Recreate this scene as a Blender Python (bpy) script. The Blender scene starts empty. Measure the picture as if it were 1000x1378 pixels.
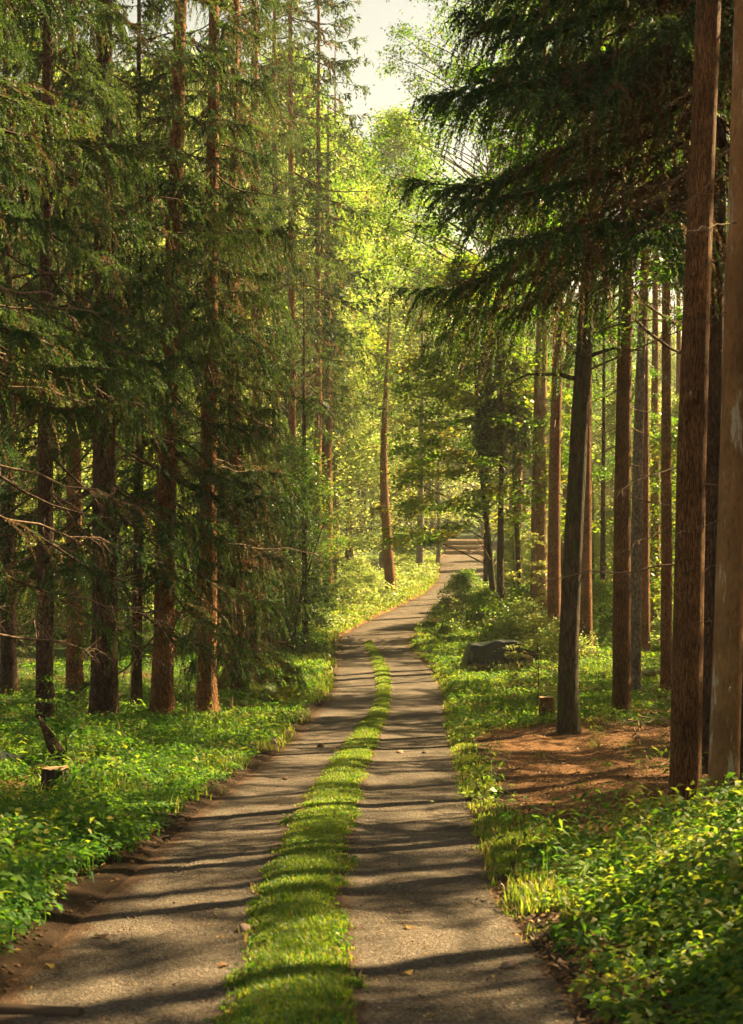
import bpy, math, random
import numpy as np
from mathutils import Vector

RS = np.random.RandomState
R = math.radians
scene = bpy.context.scene
col = scene.collection

# ------------------------------------------------------------------ camera / projection helpers
CAM_Z = 1.75
F = 2000.0            # focal length in photo pixels (photo 1000 x 1378)
CX, CY = 500.0, 689.0

# ------------------------------------------------------------------ noise
def _hash(ix, iy, seed):
    n = np.sin(ix * 127.1 + iy * 311.7 + seed * 74.7) * 43758.5453
    return n - np.floor(n)

def vnoise(x, y, scale=1.0, seed=0):
    x = np.asarray(x, float) * scale; y = np.asarray(y, float) * scale
    ix = np.floor(x); iy = np.floor(y); fx = x - ix; fy = y - iy
    fx = fx * fx * (3 - 2 * fx); fy = fy * fy * (3 - 2 * fy)
    a = _hash(ix, iy, seed); b = _hash(ix + 1, iy, seed)
    c = _hash(ix, iy + 1, seed); d = _hash(ix + 1, iy + 1, seed)
    return (a * (1 - fx) + b * fx) * (1 - fy) + (c * (1 - fx) + d * fx) * fy

def fbm(x, y, scale=1.0, seed=0, oct=4):
    s = 0; a = 0.5
    for k in range(oct):
        s = s + a * vnoise(x, y, scale * 2 ** k, seed + k * 13)
        a *= 0.5
    return s

def sstep(a, b, x):
    t = np.clip((np.asarray(x, float) - a) / (b - a), 0, 1)
    return t * t * (3 - 2 * t)

# ------------------------------------------------------------------ terrain
DK = np.array([-60, -10, 0, 8, 15, 28, 40, 55, 65, 85, 105, 130, 200, 300, 520], float)
DV = np.array([-2.5, 0.75, 1.75, 2.5, 3.15, 4.3, 4.85, 5.05, 4.95, 4.7, 4.3, 3.9, 2.2, -1.5, -14.0], float)
_dd = np.arange(-60, 520, 0.5)
_dv = np.interp(_dd, DK, DV)
_k = np.hanning(13); _k /= _k.sum()
_dv = np.convolve(np.pad(_dv, 6, mode='edge'), _k, mode='valid')

def drop(y):
    return np.interp(y, _dd, _dv)

# road table from the photograph: row, left edge, right edge, strip left, strip right
ROWS = [(1378, -12, 775, 292, 495), (1300, 55, 722, 325, 482), (1200, 165, 655, 345, 468), (1100, 268, 632, 385, 482),
        (1040, 345, 612, 432, 496), (1000, 392, 602, 462, 510), (980, 412, 600, 478, 517), (960, 427, 596, 495, 524),
        (940, 445, 594, 506, 527), (920, 450, 588, 505, 526), (900, 454, 577, 502, 525), (880, 452, 556, 495, 515),
        (866, 450, 550, 490, 501), (856, 460, 553, 505, 506), (845, 480, 562, 520, 521), (830, 508, 582, 545, 546),
        (815, 540, 602, 570, 571), (800, 570, 625, 597, 598), (785, 588, 645, 616, 617), (770, 592, 655, 623, 624),
        (755, 591, 652, 622, 623), (748, 597, 648, 622, 623)]
_ys = 689 + F * drop(_dd[_dd > 3]) / _dd[_dd > 3]
_ds = _dd[_dd > 3]
def row_to_d(row):
    m = _ds < 220
    return float(np.interp(-row, -_ys[m], _ds[m]))
_rd = [row_to_d(r[0]) for r in ROWS]
_tab = np.array([[d] + [(v - CX) / F * d for v in r[1:]] for d, r in zip(_rd, ROWS)])
_ext0 = np.array([[-30, -3.4, -.5, -2.0, -1.3], [0, -2.3, .6, -1.25, -.45]])
_last = _tab[-1]
_ext1 = np.array([[_last[0] + 10, 9.2, 12.4, 10.8, 10.8], [_last[0] + 22, 14, 17.5, 16, 16], [_last[0] + 40, 24, 28, 26, 26]])
_tab = np.vstack([_ext0, _tab, _ext1])
def road_l(y): return np.interp(y, _tab[:, 0], _tab[:, 1])
def road_r(y): return np.interp(y, _tab[:, 0], _tab[:, 2])
def strip_l(y): return np.interp(y, _tab[:, 0], _tab[:, 3])
def strip_r(y): return np.interp(y, _tab[:, 0], _tab[:, 4])
ROAD_END = _tab[-1, 0]

def edge_s(x, y):
    """signed distance outside the road edge (negative on the road), side -1/+1"""
    l = road_l(y); r = road_r(y); c = (l + r) / 2
    s = np.where(x < c, l - x, x - r)
    return s, np.where(x < c, -1, 1)

def base_z(y):
    return CAM_Z - drop(y)

def G(x, y):
    x = np.asarray(x, float); y = np.asarray(y, float)
    s, side = edge_s(x, y)
    on = np.where(y > ROAD_END, 0, 1)
    s = np.where(on > 0, s, 5.0)
    bank = -0.10 + sstep(-0.25, 0.30, s) * 0.16
    amp = sstep(0.0, 2.5, s)
    bump = (fbm(x, y, 0.35, 3) - 0.5) * 0.5 * amp + (fbm(x, y, 1.7, 9) - 0.5) * 0.14 * sstep(-.1, .5, s)
    rise = np.where(side < 0, 0.02, 0.015) * np.clip(s, 0, 12) * sstep(0, 3, s)
    rise = np.where(y > 70, rise + 0.012 * np.clip(-x - 4, 0, 80) * sstep(70, 120, y), rise)
    return base_z(y) + bank + bump + rise

def at(px, py):
    """point of the ground seen at a photo pixel"""
    d = np.arange(5, 330, 0.05)
    x = (px - CX) / F * d; z = CAM_Z - (py - CY) / F * d
    g = G(x, d)
    below = np.nonzero(z <= g)[0]
    k = below[0] if len(below) else len(d) - 1
    return Vector((x[k], d[k], g[k]))

def on_ground(x, y, dz=0.0):
    return Vector((x, y, float(G(x, y)) + dz))

# ------------------------------------------------------------------ mesh building
def build_mesh(name, V, faces, mats, midx=None, attrs=None, smooth=False):
    """faces: list of int arrays (n,3) or (n,4)"""
    V = np.asarray(V, np.float32)
    me = bpy.data.meshes.new(name)
    faces = [np.asarray(f, np.int32) for f in faces if len(f)]
    nl = sum(f.size for f in faces); nf = sum(len(f) for f in faces)
    me.vertices.add(len(V)); me.vertices.foreach_set('co', V.ravel())
    me.loops.add(nl); me.loops.foreach_set('vertex_index', np.concatenate([f.ravel() for f in faces]))
    me.polygons.add(nf)
    tot = np.concatenate([np.full(len(f), f.shape[1], np.int32) for f in faces])
    start = np.concatenate([[0], np.cumsum(tot)[:-1]]).astype(np.int32)
    me.polygons.foreach_set('loop_start', start)
    try: me.polygons.foreach_set('loop_total', tot)
    except Exception: pass
    for m in mats: me.materials.append(m)
    if midx is not None: me.polygons.foreach_set('material_index', np.asarray(midx, np.int32))
    if smooth: me.polygons.foreach_set('use_smooth', np.ones(nf, bool))
    for k, a in (attrs or {}).items():
        at_ = me.attributes.new(k, 'FLOAT', 'POINT'); at_.data.foreach_set('value', np.asarray(a, np.float32))
    me.update(calc_edges=True)
    return me

class MB:
    """collects pieces into one mesh with several materials and a 'var' attribute"""
    def __init__(s): s.V = []; s.F3 = []; s.F4 = []; s.M3 = []; s.M4 = []; s.var = []; s.n = 0
    def add(s, V, F, m=0, var=0.5):
        V = np.asarray(V, float); F = np.asarray(F, int)
        if not len(V): return
        s.V.append(V); s.var.append(np.broadcast_to(np.asarray(var, float), (len(V),)).copy())
        if F.shape[1] == 3: s.F3.append(F + s.n); s.M3.append(np.full(len(F), m))
        else: s.F4.append(F + s.n); s.M4.append(np.full(len(F), m))
        s.n += len(V)
    def mesh(s, name, mats, smooth=False):
        faces = []; mi = []
        if s.F3: faces.append(np.concatenate(s.F3)); mi.append(np.concatenate(s.M3))
        if s.F4: faces.append(np.concatenate(s.F4)); mi.append(np.concatenate(s.M4))
        return build_mesh(name, np.concatenate(s.V), faces, mats, np.concatenate(mi), {'var': np.concatenate(s.var)}, smooth)

def tube(P, rad, sides=6, cap=True, wob=0.0, seed=0, flare=0.0):
    P = np.asarray(P, float); n = len(P)
    rad = np.asarray(rad, float)
    T = np.gradient(P, axis=0); T /= np.linalg.norm(T, axis=1)[:, None] + 1e-9
    ref = np.array([0, 1, 0.]) if abs(T[0][2]) > .7 else np.array([0, 0, 1.])
    A = np.cross(T, ref); A /= np.linalg.norm(A, axis=1)[:, None] + 1e-9
    B = np.cross(T, A)
    th = np.linspace(0, 2 * np.pi, sides, endpoint=False)
    rr = np.repeat(rad[:, None], sides, 1)
    if wob:
        L = np.concatenate([[0], np.cumsum(np.linalg.norm(np.diff(P, axis=0), axis=1))])
        rr = rr * (1 + wob * (vnoise(np.cos(th)[None] * 1.5 + 9 + L[:, None] * .35, np.sin(th)[None] * 1.5 + L[:, None] * .9, 1, seed) - .5) * 2)
        if flare:
            lob = 0.55 + 0.9 * vnoise(np.cos(th) * 1.8 + 20, np.sin(th) * 1.8 + 7, 1, seed + 5)
            rr = rr * (1 + flare * np.exp(-np.maximum(L - .12, 0)[:, None] / .36) * lob[None])
    V = P[:, None] + A[:, None] * (np.cos(th)[None, :, None] * rr[..., None]) + B[:, None] * (np.sin(th)[None, :, None] * rr[..., None])
    V = V.reshape(-1, 3)
    i = np.arange(n - 1)[:, None] * sides; j = np.arange(sides)[None]; k = (j + 1) % sides
    Fq = np.stack([i + j, i + k, i + sides + k, i + sides + j], -1).reshape(-1, 4)
    return V, Fq

def leaf_quads(P, D, N, L, W, fold=0.15):
    """diamond leaves: P base points, D directions, N normals, L lengths, W widths"""
    S = np.cross(D, N); S /= np.linalg.norm(S, axis=1)[:, None] + 1e-9
    L = np.broadcast_to(L, (len(P),))[:, None]; W = np.broadcast_to(W, (len(P),))[:, None]
    mid = P + D * L * .45 + N * (fold * W)
    V = np.stack([P, mid + S * W * .5, P + D * L - N * (fold * W * .5), mid - S * W * .5], 1).reshape(-1, 3)
    Fq = np.arange(len(P) * 4).reshape(-1, 4)
    return V, Fq

def unit(v): return v / (np.linalg.norm(v, axis=-1, keepdims=True) + 1e-9)

# ------------------------------------------------------------------ materials
def mat(name):
    m = bpy.data.materials.new(name); m.use_nodes = True
    nt = m.node_tree; nt.nodes.clear()
    out = nt.nodes.new('ShaderNodeOutputMaterial')
    return m, nt, out

def N(nt, t, **kw):
    n = nt.nodes.new(t)
    for k, v in kw.items():
        if k.startswith('i_'):
            key = k[2:]
            key = int(key) if key.isdigit() else key.replace('_', ' ')
            n.inputs[key].default_value = v
        else: setattr(n, k, v)
    return n

def ramp(nt, stops):
    r = nt.nodes.new('ShaderNodeValToRGB')
    e = r.color_ramp.elements
    while len(e) < len(stops): e.new(0.5)
    for el, (p, c) in zip(e, stops):
        el.position = p; el.color = (*c, 1)
    return r

def leaf_mat(name, stops, tstops, trans=0.45, rough=.5, spec=.3, attr_scale=1.0):
    m, nt, out = mat(name)
    a = N(nt, 'ShaderNodeAttribute', attribute_name='var')
    r1 = ramp(nt, stops); r2 = ramp(nt, tstops)
    nt.links.new(a.outputs['Fac'], r1.inputs[0]); nt.links.new(a.outputs['Fac'], r2.inputs[0])
    oi = N(nt, 'ShaderNodeObjectInfo')
    hs = N(nt, 'ShaderNodeHueSaturation')
    mr = N(nt, 'ShaderNodeMapRange', i_3=0.8, i_4=1.15)
    nt.links.new(oi.outputs['Random'], mr.inputs[0]); nt.links.new(mr.outputs[0], hs.inputs['Value'])
    nt.links.new(r1.outputs[0], hs.inputs['Color'])
    p = N(nt, 'ShaderNodeBsdfPrincipled'); p.inputs['Roughness'].default_value = rough
    p.inputs['Specular IOR Level'].default_value = spec
    nt.links.new(hs.outputs[0], p.inputs['Base Color'])
    t = N(nt, 'ShaderNodeBsdfTranslucent'); nt.links.new(r2.outputs[0], t.inputs['Color'])
    mx = N(nt, 'ShaderNodeMixShader'); mx.inputs[0].default_value = trans
    nt.links.new(p.outputs[0], mx.inputs[1]); nt.links.new(t.outputs[0], mx.inputs[2])
    nt.links.new(mx.outputs[0], out.inputs[0])
    return m

DEAD = (0.11, 0.066, 0.034)
M = {}
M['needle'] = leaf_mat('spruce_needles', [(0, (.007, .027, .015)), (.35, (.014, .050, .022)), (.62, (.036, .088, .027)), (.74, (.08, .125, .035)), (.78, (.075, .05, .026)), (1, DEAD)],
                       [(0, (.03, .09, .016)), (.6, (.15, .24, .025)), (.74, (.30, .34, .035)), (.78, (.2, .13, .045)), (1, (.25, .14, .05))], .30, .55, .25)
M['leaf'] = leaf_mat('broad_leaves', [(0, (.018, .055, .010)), (.5, (.036, .10, .015)), (.9, (.09, .15, .02)), (1, (.19, .16, .03))],
                     [(0, (.11, .28, .015)), (.5, (.22, .42, .02)), (.9, (.42, .50, .03)), (1, (.5, .38, .04))], .5, .42, .4)
M['shaded_leaf'] = leaf_mat('shaded_leaves', [(0, (.012, .036, .012)), (.6, (.026, .066, .016)), (1, (.07, .11, .022))], [(0, (.09, .2, .015)), (1, (.24, .36, .03))], .36, .4, .4)  # darker leaf colour for the hazels, standing in for shade on them
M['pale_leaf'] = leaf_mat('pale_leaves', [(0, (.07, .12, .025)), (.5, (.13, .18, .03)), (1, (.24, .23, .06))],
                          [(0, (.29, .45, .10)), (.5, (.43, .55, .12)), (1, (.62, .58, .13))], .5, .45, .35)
M['herb'] = leaf_mat('herb_leaves', [(0, (.020, .070, .012)), (.5, (.040, .118, .018)), (.85, (.09, .165, .024)), (1, (.19, .17, .035))],
                     [(0, (.09, .27, .015)), (.5, (.19, .42, .02)), (1, (.46, .50, .04))], .46, .55, .18)
M['grass'] = leaf_mat('grass_blades', [(0, (.03, .09, .008)), (.5, (.065, .14, .012)), (.85, (.13, .16, .022)), (1, (.26, .20, .06))],
                      [(0, (.17, .36, .012)), (.5, (.32, .46, .02)), (1, (.5, .42, .08))], .45, .45, .4)
M['fern'] = leaf_mat('fern_fronds', [(0, (.05, .10, .02)), (1, (.12, .17, .03))], [(0, (.3, .4, .03)), (1, (.5, .5, .05))], .5, .45, .3)
M['drygrass'] = leaf_mat('dry_grass', [(0, (.16, .10, .045)), (1, (.34, .24, .10))], [(0, (.3, .2, .08)), (1, (.4, .3, .1))], .35, .6, .2)
M['litter'] = leaf_mat('dead_leaves', [(0, (.06, .032, .018)), (.6, (.17, .085, .035)), (.9, (.3, .16, .05)), (1, (.42, .28, .06))],
                       [(0, (.1, .05, .02)), (1, (.3, .18, .05))], .2, .6, .25)

def bark_mat(name, dark, light, zs=.12, xs=14, lichen=None, bump=.6, rough=.9, plate=False, detail=6, lich_thr=.6, crk=1.0, knots=False):
    m, nt, out = mat(name)
    tc = N(nt, 'ShaderNodeTexCoord')
    mp = N(nt, 'ShaderNodeMapping'); mp.inputs['Scale'].default_value = (xs, xs, xs * zs)
    nt.links.new(tc.outputs['Object'], mp.inputs[0])
    n1 = N(nt, 'ShaderNodeTexNoise'); n1.inputs['Scale'].default_value = 1; n1.inputs['Detail'].default_value = detail; n1.inputs['Roughness'].default_value = .65
    nt.links.new(mp.outputs[0], n1.inputs[0])
    v1 = N(nt, 'ShaderNodeTexVoronoi', feature='DISTANCE_TO_EDGE'); v1.inputs['Scale'].default_value = 1.3 if plate else .8
    wv = N(nt, 'ShaderNodeVectorMath', operation='ADD')
    nz = N(nt, 'ShaderNodeTexNoise'); nz.inputs['Scale'].default_value = 3
    nt.links.new(mp.outputs[0], nz.inputs[0]); nt.links.new(mp.outputs[0], wv.inputs[0]); nt.links.new(nz.outputs['Color'], wv.inputs[1])
    nt.links.new(wv.outputs[0], v1.inputs[0])
    crack = N(nt, 'ShaderNodeMapRange', i_1=0.0, i_2=.22, i_3=1 - crk); nt.links.new(v1.outputs['Distance'], crack.inputs[0])
    mul = N(nt, 'ShaderNodeMath', operation='MULTIPLY'); nt.links.new(n1.outputs['Fac'], mul.inputs[0]); nt.links.new(crack.outputs[0], mul.inputs[1])
    h = N(nt, 'ShaderNodeMath', operation='MULTIPLY_ADD', i_1=.65); nt.links.new(n1.outputs['Fac'], h.inputs[0]); nt.links.new(mul.outputs[0], h.inputs[2])
    mid = tuple((a + b) / 2 for a, b in zip(dark, light))
    r = ramp(nt, [(.28, dark), (.55, mid), (.85, light)]); nt.links.new(h.outputs[0], r.inputs[0])
    # large tone changes along the stem
    n2 = N(nt, 'ShaderNodeTexNoise'); n2.inputs['Scale'].default_value = 1.6; n2.inputs['Detail'].default_value = 3
    nt.links.new(tc.outputs['Object'], n2.inputs[0])
    hs = N(nt, 'ShaderNodeHueSaturation'); mr = N(nt, 'ShaderNodeMapRange', i_1=.3, i_2=.7, i_3=.65, i_4=1.3)
    nt.links.new(n2.outputs['Fac'], mr.inputs[0]); nt.links.new(mr.outputs[0], hs.inputs['Value']); nt.links.new(r.outputs[0], hs.inputs['Color'])
    colr = hs.outputs[0]
    if lichen:
        mp3 = N(nt, 'ShaderNodeMapping'); mp3.inputs['Scale'].default_value = (9, 9, 1.6)
        nt.links.new(tc.outputs['Object'], mp3.inputs[0])
        n3 = N(nt, 'ShaderNodeTexNoise'); n3.inputs['Scale'].default_value = 1; n3.inputs['Detail'].default_value = 8; n3.inputs['Roughness'].default_value = .7
        nt.links.new(mp3.outputs[0], n3.inputs[0])
        mr3 = N(nt, 'ShaderNodeMapRange', i_1=lich_thr, i_2=lich_thr + .06); nt.links.new(n3.outputs['Fac'], mr3.inputs[0])
        mx = N(nt, 'ShaderNodeMix', data_type='RGBA'); nt.links.new(mr3.outputs[0], mx.inputs[0])
        nt.links.new(colr, mx.inputs[6]); mx.inputs[7].default_value = (*lichen, 1); colr = mx.outputs[2]
    if knots:
        mp4 = N(nt, 'ShaderNodeMapping'); mp4.inputs['Scale'].default_value = (3.2, 3.2, 4.5); nt.links.new(tc.outputs['Object'], mp4.inputs[0])
        v4 = N(nt, 'ShaderNodeTexVoronoi'); v4.inputs['Scale'].default_value = 1; nt.links.new(mp4.outputs[0], v4.inputs[0])
        k5 = N(nt, 'ShaderNodeMapRange', i_1=.20, i_2=.10); nt.links.new(v4.outputs['Distance'], k5.inputs[0])
        s4 = N(nt, 'ShaderNodeSeparateColor'); nt.links.new(v4.outputs['Color'], s4.inputs[0])
        g4 = N(nt, 'ShaderNodeMath', operation='GREATER_THAN', i_1=.66); nt.links.new(s4.outputs[0], g4.inputs[0])
        k4 = N(nt, 'ShaderNodeMath', operation='MULTIPLY'); nt.links.new(k5.outputs[0], k4.inputs[0]); nt.links.new(g4.outputs[0], k4.inputs[1])
        mx4 = N(nt, 'ShaderNodeMix', data_type='RGBA'); nt.links.new(k4.outputs[0], mx4.inputs[0]); nt.links.new(colr, mx4.inputs[6]); mx4.inputs[7].default_value = (.022, .014, .01, 1); colr = mx4.outputs[2]
    p = N(nt, 'ShaderNodeBsdfPrincipled'); p.inputs['Roughness'].default_value = rough; p.inputs['Specular IOR Level'].default_value = .2
    nt.links.new(colr, p.inputs['Base Color'])
    b = N(nt, 'ShaderNodeBump'); b.inputs['Strength'].default_value = bump; b.inputs['Distance'].default_value = .045
    nt.links.new(h.outputs[0], b.inputs['Height']); nt.links.new(b.outputs[0], p.inputs['Normal'])
    nt.links.new(p.outputs[0], out.inputs[0])
    return m

M['bark_red'] = bark_mat('red_brown_scaly_bark', (.045, .02, .009), (.29, .13, .052), .3, 22, None, .7, plate=True)
M['bark_dark'] = bark_mat('dark_brown_bark', (.022, .013, .009), (.11, .062, .038), .3, 20, (.06, .065, .035), .8, plate=True, lich_thr=.66)
M['bark_furrow'] = bark_mat('furrowed_bark', (.03, .015, .007), (.29, .142, .058), .11, 48, None, 1.0, plate=True)
M['bark_pale'] = bark_mat('smooth_pale_bark', (.085, .044, .020), (.24, .132, .058), .35, 30, (.40, .35, .27), .8, lich_thr=.56, crk=.12, knots=True)
M['bark_grey'] = bark_mat('grey_bark', (.07, .055, .042), (.23, .19, .145), .4, 18, (.20, .21, .15), .4, lich_thr=.62)
M['bark_moss'] = bark_mat('mossy_dark_bark', (.018, .013, .009), (.085, .06, .038), .2, 20, (.045, .06, .018), .8, lich_thr=.52)
M['twig'] = bark_mat('dead_twig_bark', (.07, .045, .03), (.22, .15, .10), .5, 20, None, .2)
M['limb'] = bark_mat('limb_bark', (.035, .022, .015), (.12, .08, .05), .5, 16, None, .3)

def ground_mat():
    m, nt, out = mat('forest_floor')
    tc = N(nt, 'ShaderNodeTexCoord'); pos = tc.outputs['Object']
    n1 = N(nt, 'ShaderNodeTexNoise'); n1.inputs['Scale'].default_value = .45; n1.inputs['Detail'].default_value = 7
    n2 = N(nt, 'ShaderNodeTexNoise'); n2.inputs['Scale'].default_value = 24; n2.inputs['Detail'].default_value = 9; n2.inputs['Roughness'].default_value = .8
    n3 = N(nt, 'ShaderNodeTexVoronoi'); n3.inputs['Scale'].default_value = 38
    for n in (n1, n2, n3): nt.links.new(pos, n.inputs[0])
    r = ramp(nt, [(.25, (.035, .018, .009)), (.45, (.11, .052, .022)), (.6, (.21, .105, .042)), (.78, (.34, .20, .095))])
    nt.links.new(n2.outputs['Fac'], r.inputs[0])
    a = N(nt, 'ShaderNodeAttribute', attribute_name='green')
    ad = N(nt, 'ShaderNodeMath', operation='ADD'); nt.links.new(n1.outputs['Fac'], ad.inputs[0]); nt.links.new(a.outputs['Fac'], ad.inputs[1])
    mr = N(nt, 'ShaderNodeMapRange', i_1=.75, i_2=1.05); nt.links.new(ad.outputs[0], mr.inputs[0])
    gr = ramp(nt, [(.3, (.02, .035, .008)), (.7, (.05, .085, .018))]); nt.links.new(n2.outputs['Fac'], gr.inputs[0])
    mx = N(nt, 'ShaderNodeMix', data_type='RGBA'); nt.links.new(mr.outputs[0], mx.inputs[0]); nt.links.new(r.outputs[0], mx.inputs[6]); nt.links.new(gr.outputs[0], mx.inputs[7])
    p = N(nt, 'ShaderNodeBsdfPrincipled'); p.inputs['Roughness'].default_value = .95; p.inputs['Specular IOR Level'].default_value = .15
    sa = N(nt, 'ShaderNodeAttribute', attribute_name='soil')
    hr = ramp(nt, [(.3, (.016, .010, .007)), (.6, (.045, .026, .015)), (.85, (.11, .065, .038))]); nt.links.new(n2.outputs['Fac'], hr.inputs[0])
    mx2 = N(nt, 'ShaderNodeMix', data_type='RGBA'); nt.links.new(sa.outputs['Fac'], mx2.inputs[0]); nt.links.new(mx.outputs[2], mx2.inputs[6]); nt.links.new(hr.outputs[0], mx2.inputs[7])
    nt.links.new(mx2.outputs[2], p.inputs['Base Color'])
    h = N(nt, 'ShaderNodeMath', operation='MULTIPLY_ADD', i_1=.4); nt.links.new(n3.outputs['Distance'], h.inputs[0]); nt.links.new(n2.outputs['Fac'], h.inputs[2])
    b = N(nt, 'ShaderNodeBump'); b.inputs['Strength'].default_value = .8; b.inputs['Distance'].default_value = .05
    nt.links.new(h.outputs[0], b.inputs['Height']); nt.links.new(b.outputs[0], p.inputs['Normal'])
    nt.links.new(p.outputs[0], out.inputs[0])
    return m
M['ground'] = ground_mat()

def road_mat():
    m, nt, out = mat('gravel_track')
    tc = N(nt, 'ShaderNodeTexCoord'); pos = tc.outputs['Object']
    nb = N(nt, 'ShaderNodeTexNoise'); nb.inputs['Scale'].default_value = 1.1; nb.inputs['Detail'].default_value = 9
    nf = N(nt, 'ShaderNodeTexNoise'); nf.inputs['Scale'].default_value = 38; nf.inputs['Detail'].default_value = 6; nf.inputs['Roughness'].default_value = .7
    vo = N(nt, 'ShaderNodeTexVoronoi'); vo.inputs['Scale'].default_value = 70
    vo2 = N(nt, 'ShaderNodeTexVoronoi'); vo2.inputs['Scale'].default_value = 24
    for n in (nb, nf, vo, vo2): nt.links.new(pos, n.inputs[0])
    r = ramp(nt, [(.3, (.034, .026, .019)), (.5, (.105, .083, .063)), (.7, (.24, .198, .152))]); nt.links.new(nf.outputs['Fac'], r.inputs[0])
    # pale pebbles
    gt = N(nt, 'ShaderNodeSeparateColor'); nt.links.new(vo2.outputs['Color'], gt.inputs[0])
    th = N(nt, 'ShaderNodeMapRange', i_1=.86, i_2=.9); nt.links.new(gt.outputs[0], th.inputs[0])
    ds = N(nt, 'ShaderNodeMapRange', i_1=.32, i_2=.22); nt.links.new(vo2.outputs['Distance'], ds.inputs[0])
    mm = N(nt, 'ShaderNodeMath', operation='MULTIPLY'); nt.links.new(th.outputs[0], mm.inputs[0]); nt.links.new(ds.outputs[0], mm.inputs[1])
    mx = N(nt, 'ShaderNodeMix', data_type='RGBA'); nt.links.new(mm.outputs[0], mx.inputs[0]); nt.links.new(r.outputs[0], mx.inputs[6]); mx.inputs[7].default_value = (.24, .21, .18, 1)
    # broad tone
    hs = N(nt, 'ShaderNodeHueSaturation'); mr = N(nt, 'ShaderNodeMapRange', i_1=.32, i_2=.68, i_3=.55, i_4=1.3)
    nt.links.new(nb.outputs['Fac'], mr.inputs[0]); nt.links.new(mr.outputs[0], hs.inputs['Value']); nt.links.new(mx.outputs[2], hs.inputs['Color'])
    # soil (strip, edges, far part)
    a = N(nt, 'ShaderNodeAttribute', attribute_name='soil')
    nb2 = N(nt, 'ShaderNodeTexNoise'); nb2.inputs['Scale'].default_value = 5; nb2.inputs['Detail'].default_value = 8; nt.links.new(pos, nb2.inputs[0])
    ad = N(nt, 'ShaderNodeMath', operation='ADD'); nt.links.new(a.outputs['Fac'], ad.inputs[0]); nt.links.new(nb2.outputs['Fac'], ad.inputs[1])
    mr2 = N(nt, 'ShaderNodeMapRange', i_1=.75, i_2=1.05); nt.links.new(ad.outputs[0], mr2.inputs[0])
    so = ramp(nt, [(.25, (.035, .02, .012)), (.6, (.11, .062, .036)), (.8, (.19, .12, .07))]); nt.links.new(nf.outputs['Fac'], so.inputs[0])
    m2 = N(nt, 'ShaderNodeMix', data_type='RGBA'); nt.links.new(mr2.outputs[0], m2.inputs[0]); nt.links.new(hs.outputs[0], m2.inputs[6]); nt.links.new(so.outputs[0], m2.inputs[7])
    p = N(nt, 'ShaderNodeBsdfPrincipled'); p.inputs['Roughness'].default_value = .92; p.inputs['Specular IOR Level'].default_value = .2
    nt.links.new(m2.outputs[2], p.inputs['Base Color'])
    h = N(nt, 'ShaderNodeMath', operation='MULTIPLY_ADD', i_1=-.5); nt.links.new(vo.outputs['Distance'], h.inputs[0]); nt.links.new(nf.outputs['Fac'], h.inputs[2])
    b = N(nt, 'ShaderNodeBump'); b.inputs['Strength'].default_value = 1.0; b.inputs['Distance'].default_value = .035
    nt.links.new(h.outputs[0], b.inputs['Height']); nt.links.new(b.outputs[0], p.inputs['Normal'])
    nt.links.new(p.outputs[0], out.inputs[0])
    return m
M['road'] = road_mat()

def plain_mat(name, c1, c2, scale=8, rough=.8, bump=.3, spec=.2, stretch=(1, 1, 1), rings=False):
    m, nt, out = mat(name)
    tc = N(nt, 'ShaderNodeTexCoord'); mp = N(nt, 'ShaderNodeMapping'); mp.inputs['Scale'].default_value = stretch
    nt.links.new(tc.outputs['Object'], mp.inputs[0])
    n = N(nt, 'ShaderNodeTexNoise'); n.inputs['Scale'].default_value = scale; n.inputs['Detail'].default_value = 8; n.inputs['Roughness'].default_value = .65
    nt.links.new(mp.outputs[0], n.inputs[0])
    r = ramp(nt, [(.3, c1), (.72, c2)]); nt.links.new(n.outputs['Fac'], r.inputs[0])
    p = N(nt, 'ShaderNodeBsdfPrincipled'); p.inputs['Roughness'].default_value = rough; p.inputs['Specular IOR Level'].default_value = spec
    nt.links.new(r.outputs[0], p.inputs['Base Color'])
    b = N(nt, 'ShaderNodeBump'); b.inputs['Strength'].default_value = bump; b.inputs['Distance'].default_value = .02
    nt.links.new(n.outputs['Fac'], b.inputs['Height']); nt.links.new(b.outputs[0], p.inputs['Normal'])
    nt.links.new(p.outputs[0], out.inputs[0])
    return m
M['cutwood'] = plain_mat('cut_wood', (.20, .12, .06), (.42, .28, .16), 12, .8, .3)
M['oldwood'] = plain_mat('weathered_wood', (.07, .045, .03), (.22, .14, .085), 10, .85, .6, stretch=(1, 1, .3))
M['pilewood'] = plain_mat('brown_log_bark', (.08, .05, .03), (.30, .20, .12), 9, .85, .4, stretch=(.3, 1, 1))
M['palewood'] = plain_mat('barkless_wood', (.26, .20, .14), (.50, .42, .33), 9, .7, .3, stretch=(.3, 1, 1))
M['tarp'] = plain_mat('dark_green_tarp', (.007, .012, .009), (.02, .028, .02), 9, .38, .25, .5)
M['stone'] = plain_mat('road_stone', (.14, .09, .065), (.30, .21, .16), 14, .8, .4)
M['dirt'] = plain_mat('loose_dirt', (.03, .018, .011), (.13, .075, .042), 22, .95, .9)
M['beam'] = plain_mat('dark_timber', (.03, .02, .014), (.13, .085, .055), 9, .8, .5, stretch=(.15, 1, 1))

# ------------------------------------------------------------------ object helpers
def tag(o, label=None, cat=None, group=None, kind=None):
    if label: o['label'] = label
    if cat: o['category'] = cat
    if group: o['group'] = group
    if kind: o['kind'] = kind
    return o

def link(name, me, parent=None, loc=None, rot=None, scale=None, mode=None):
    o = bpy.data.objects.new(name, me); col.objects.link(o)
    if parent is not None: o.parent = parent
    if loc is not None: o.location = loc
    if mode: o.rotation_mode = mode
    if rot is not None: o.rotation_euler = rot
    if scale is not None: o.scale = (scale,) * 3 if not hasattr(scale, '__len__') else scale
    return o

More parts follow.
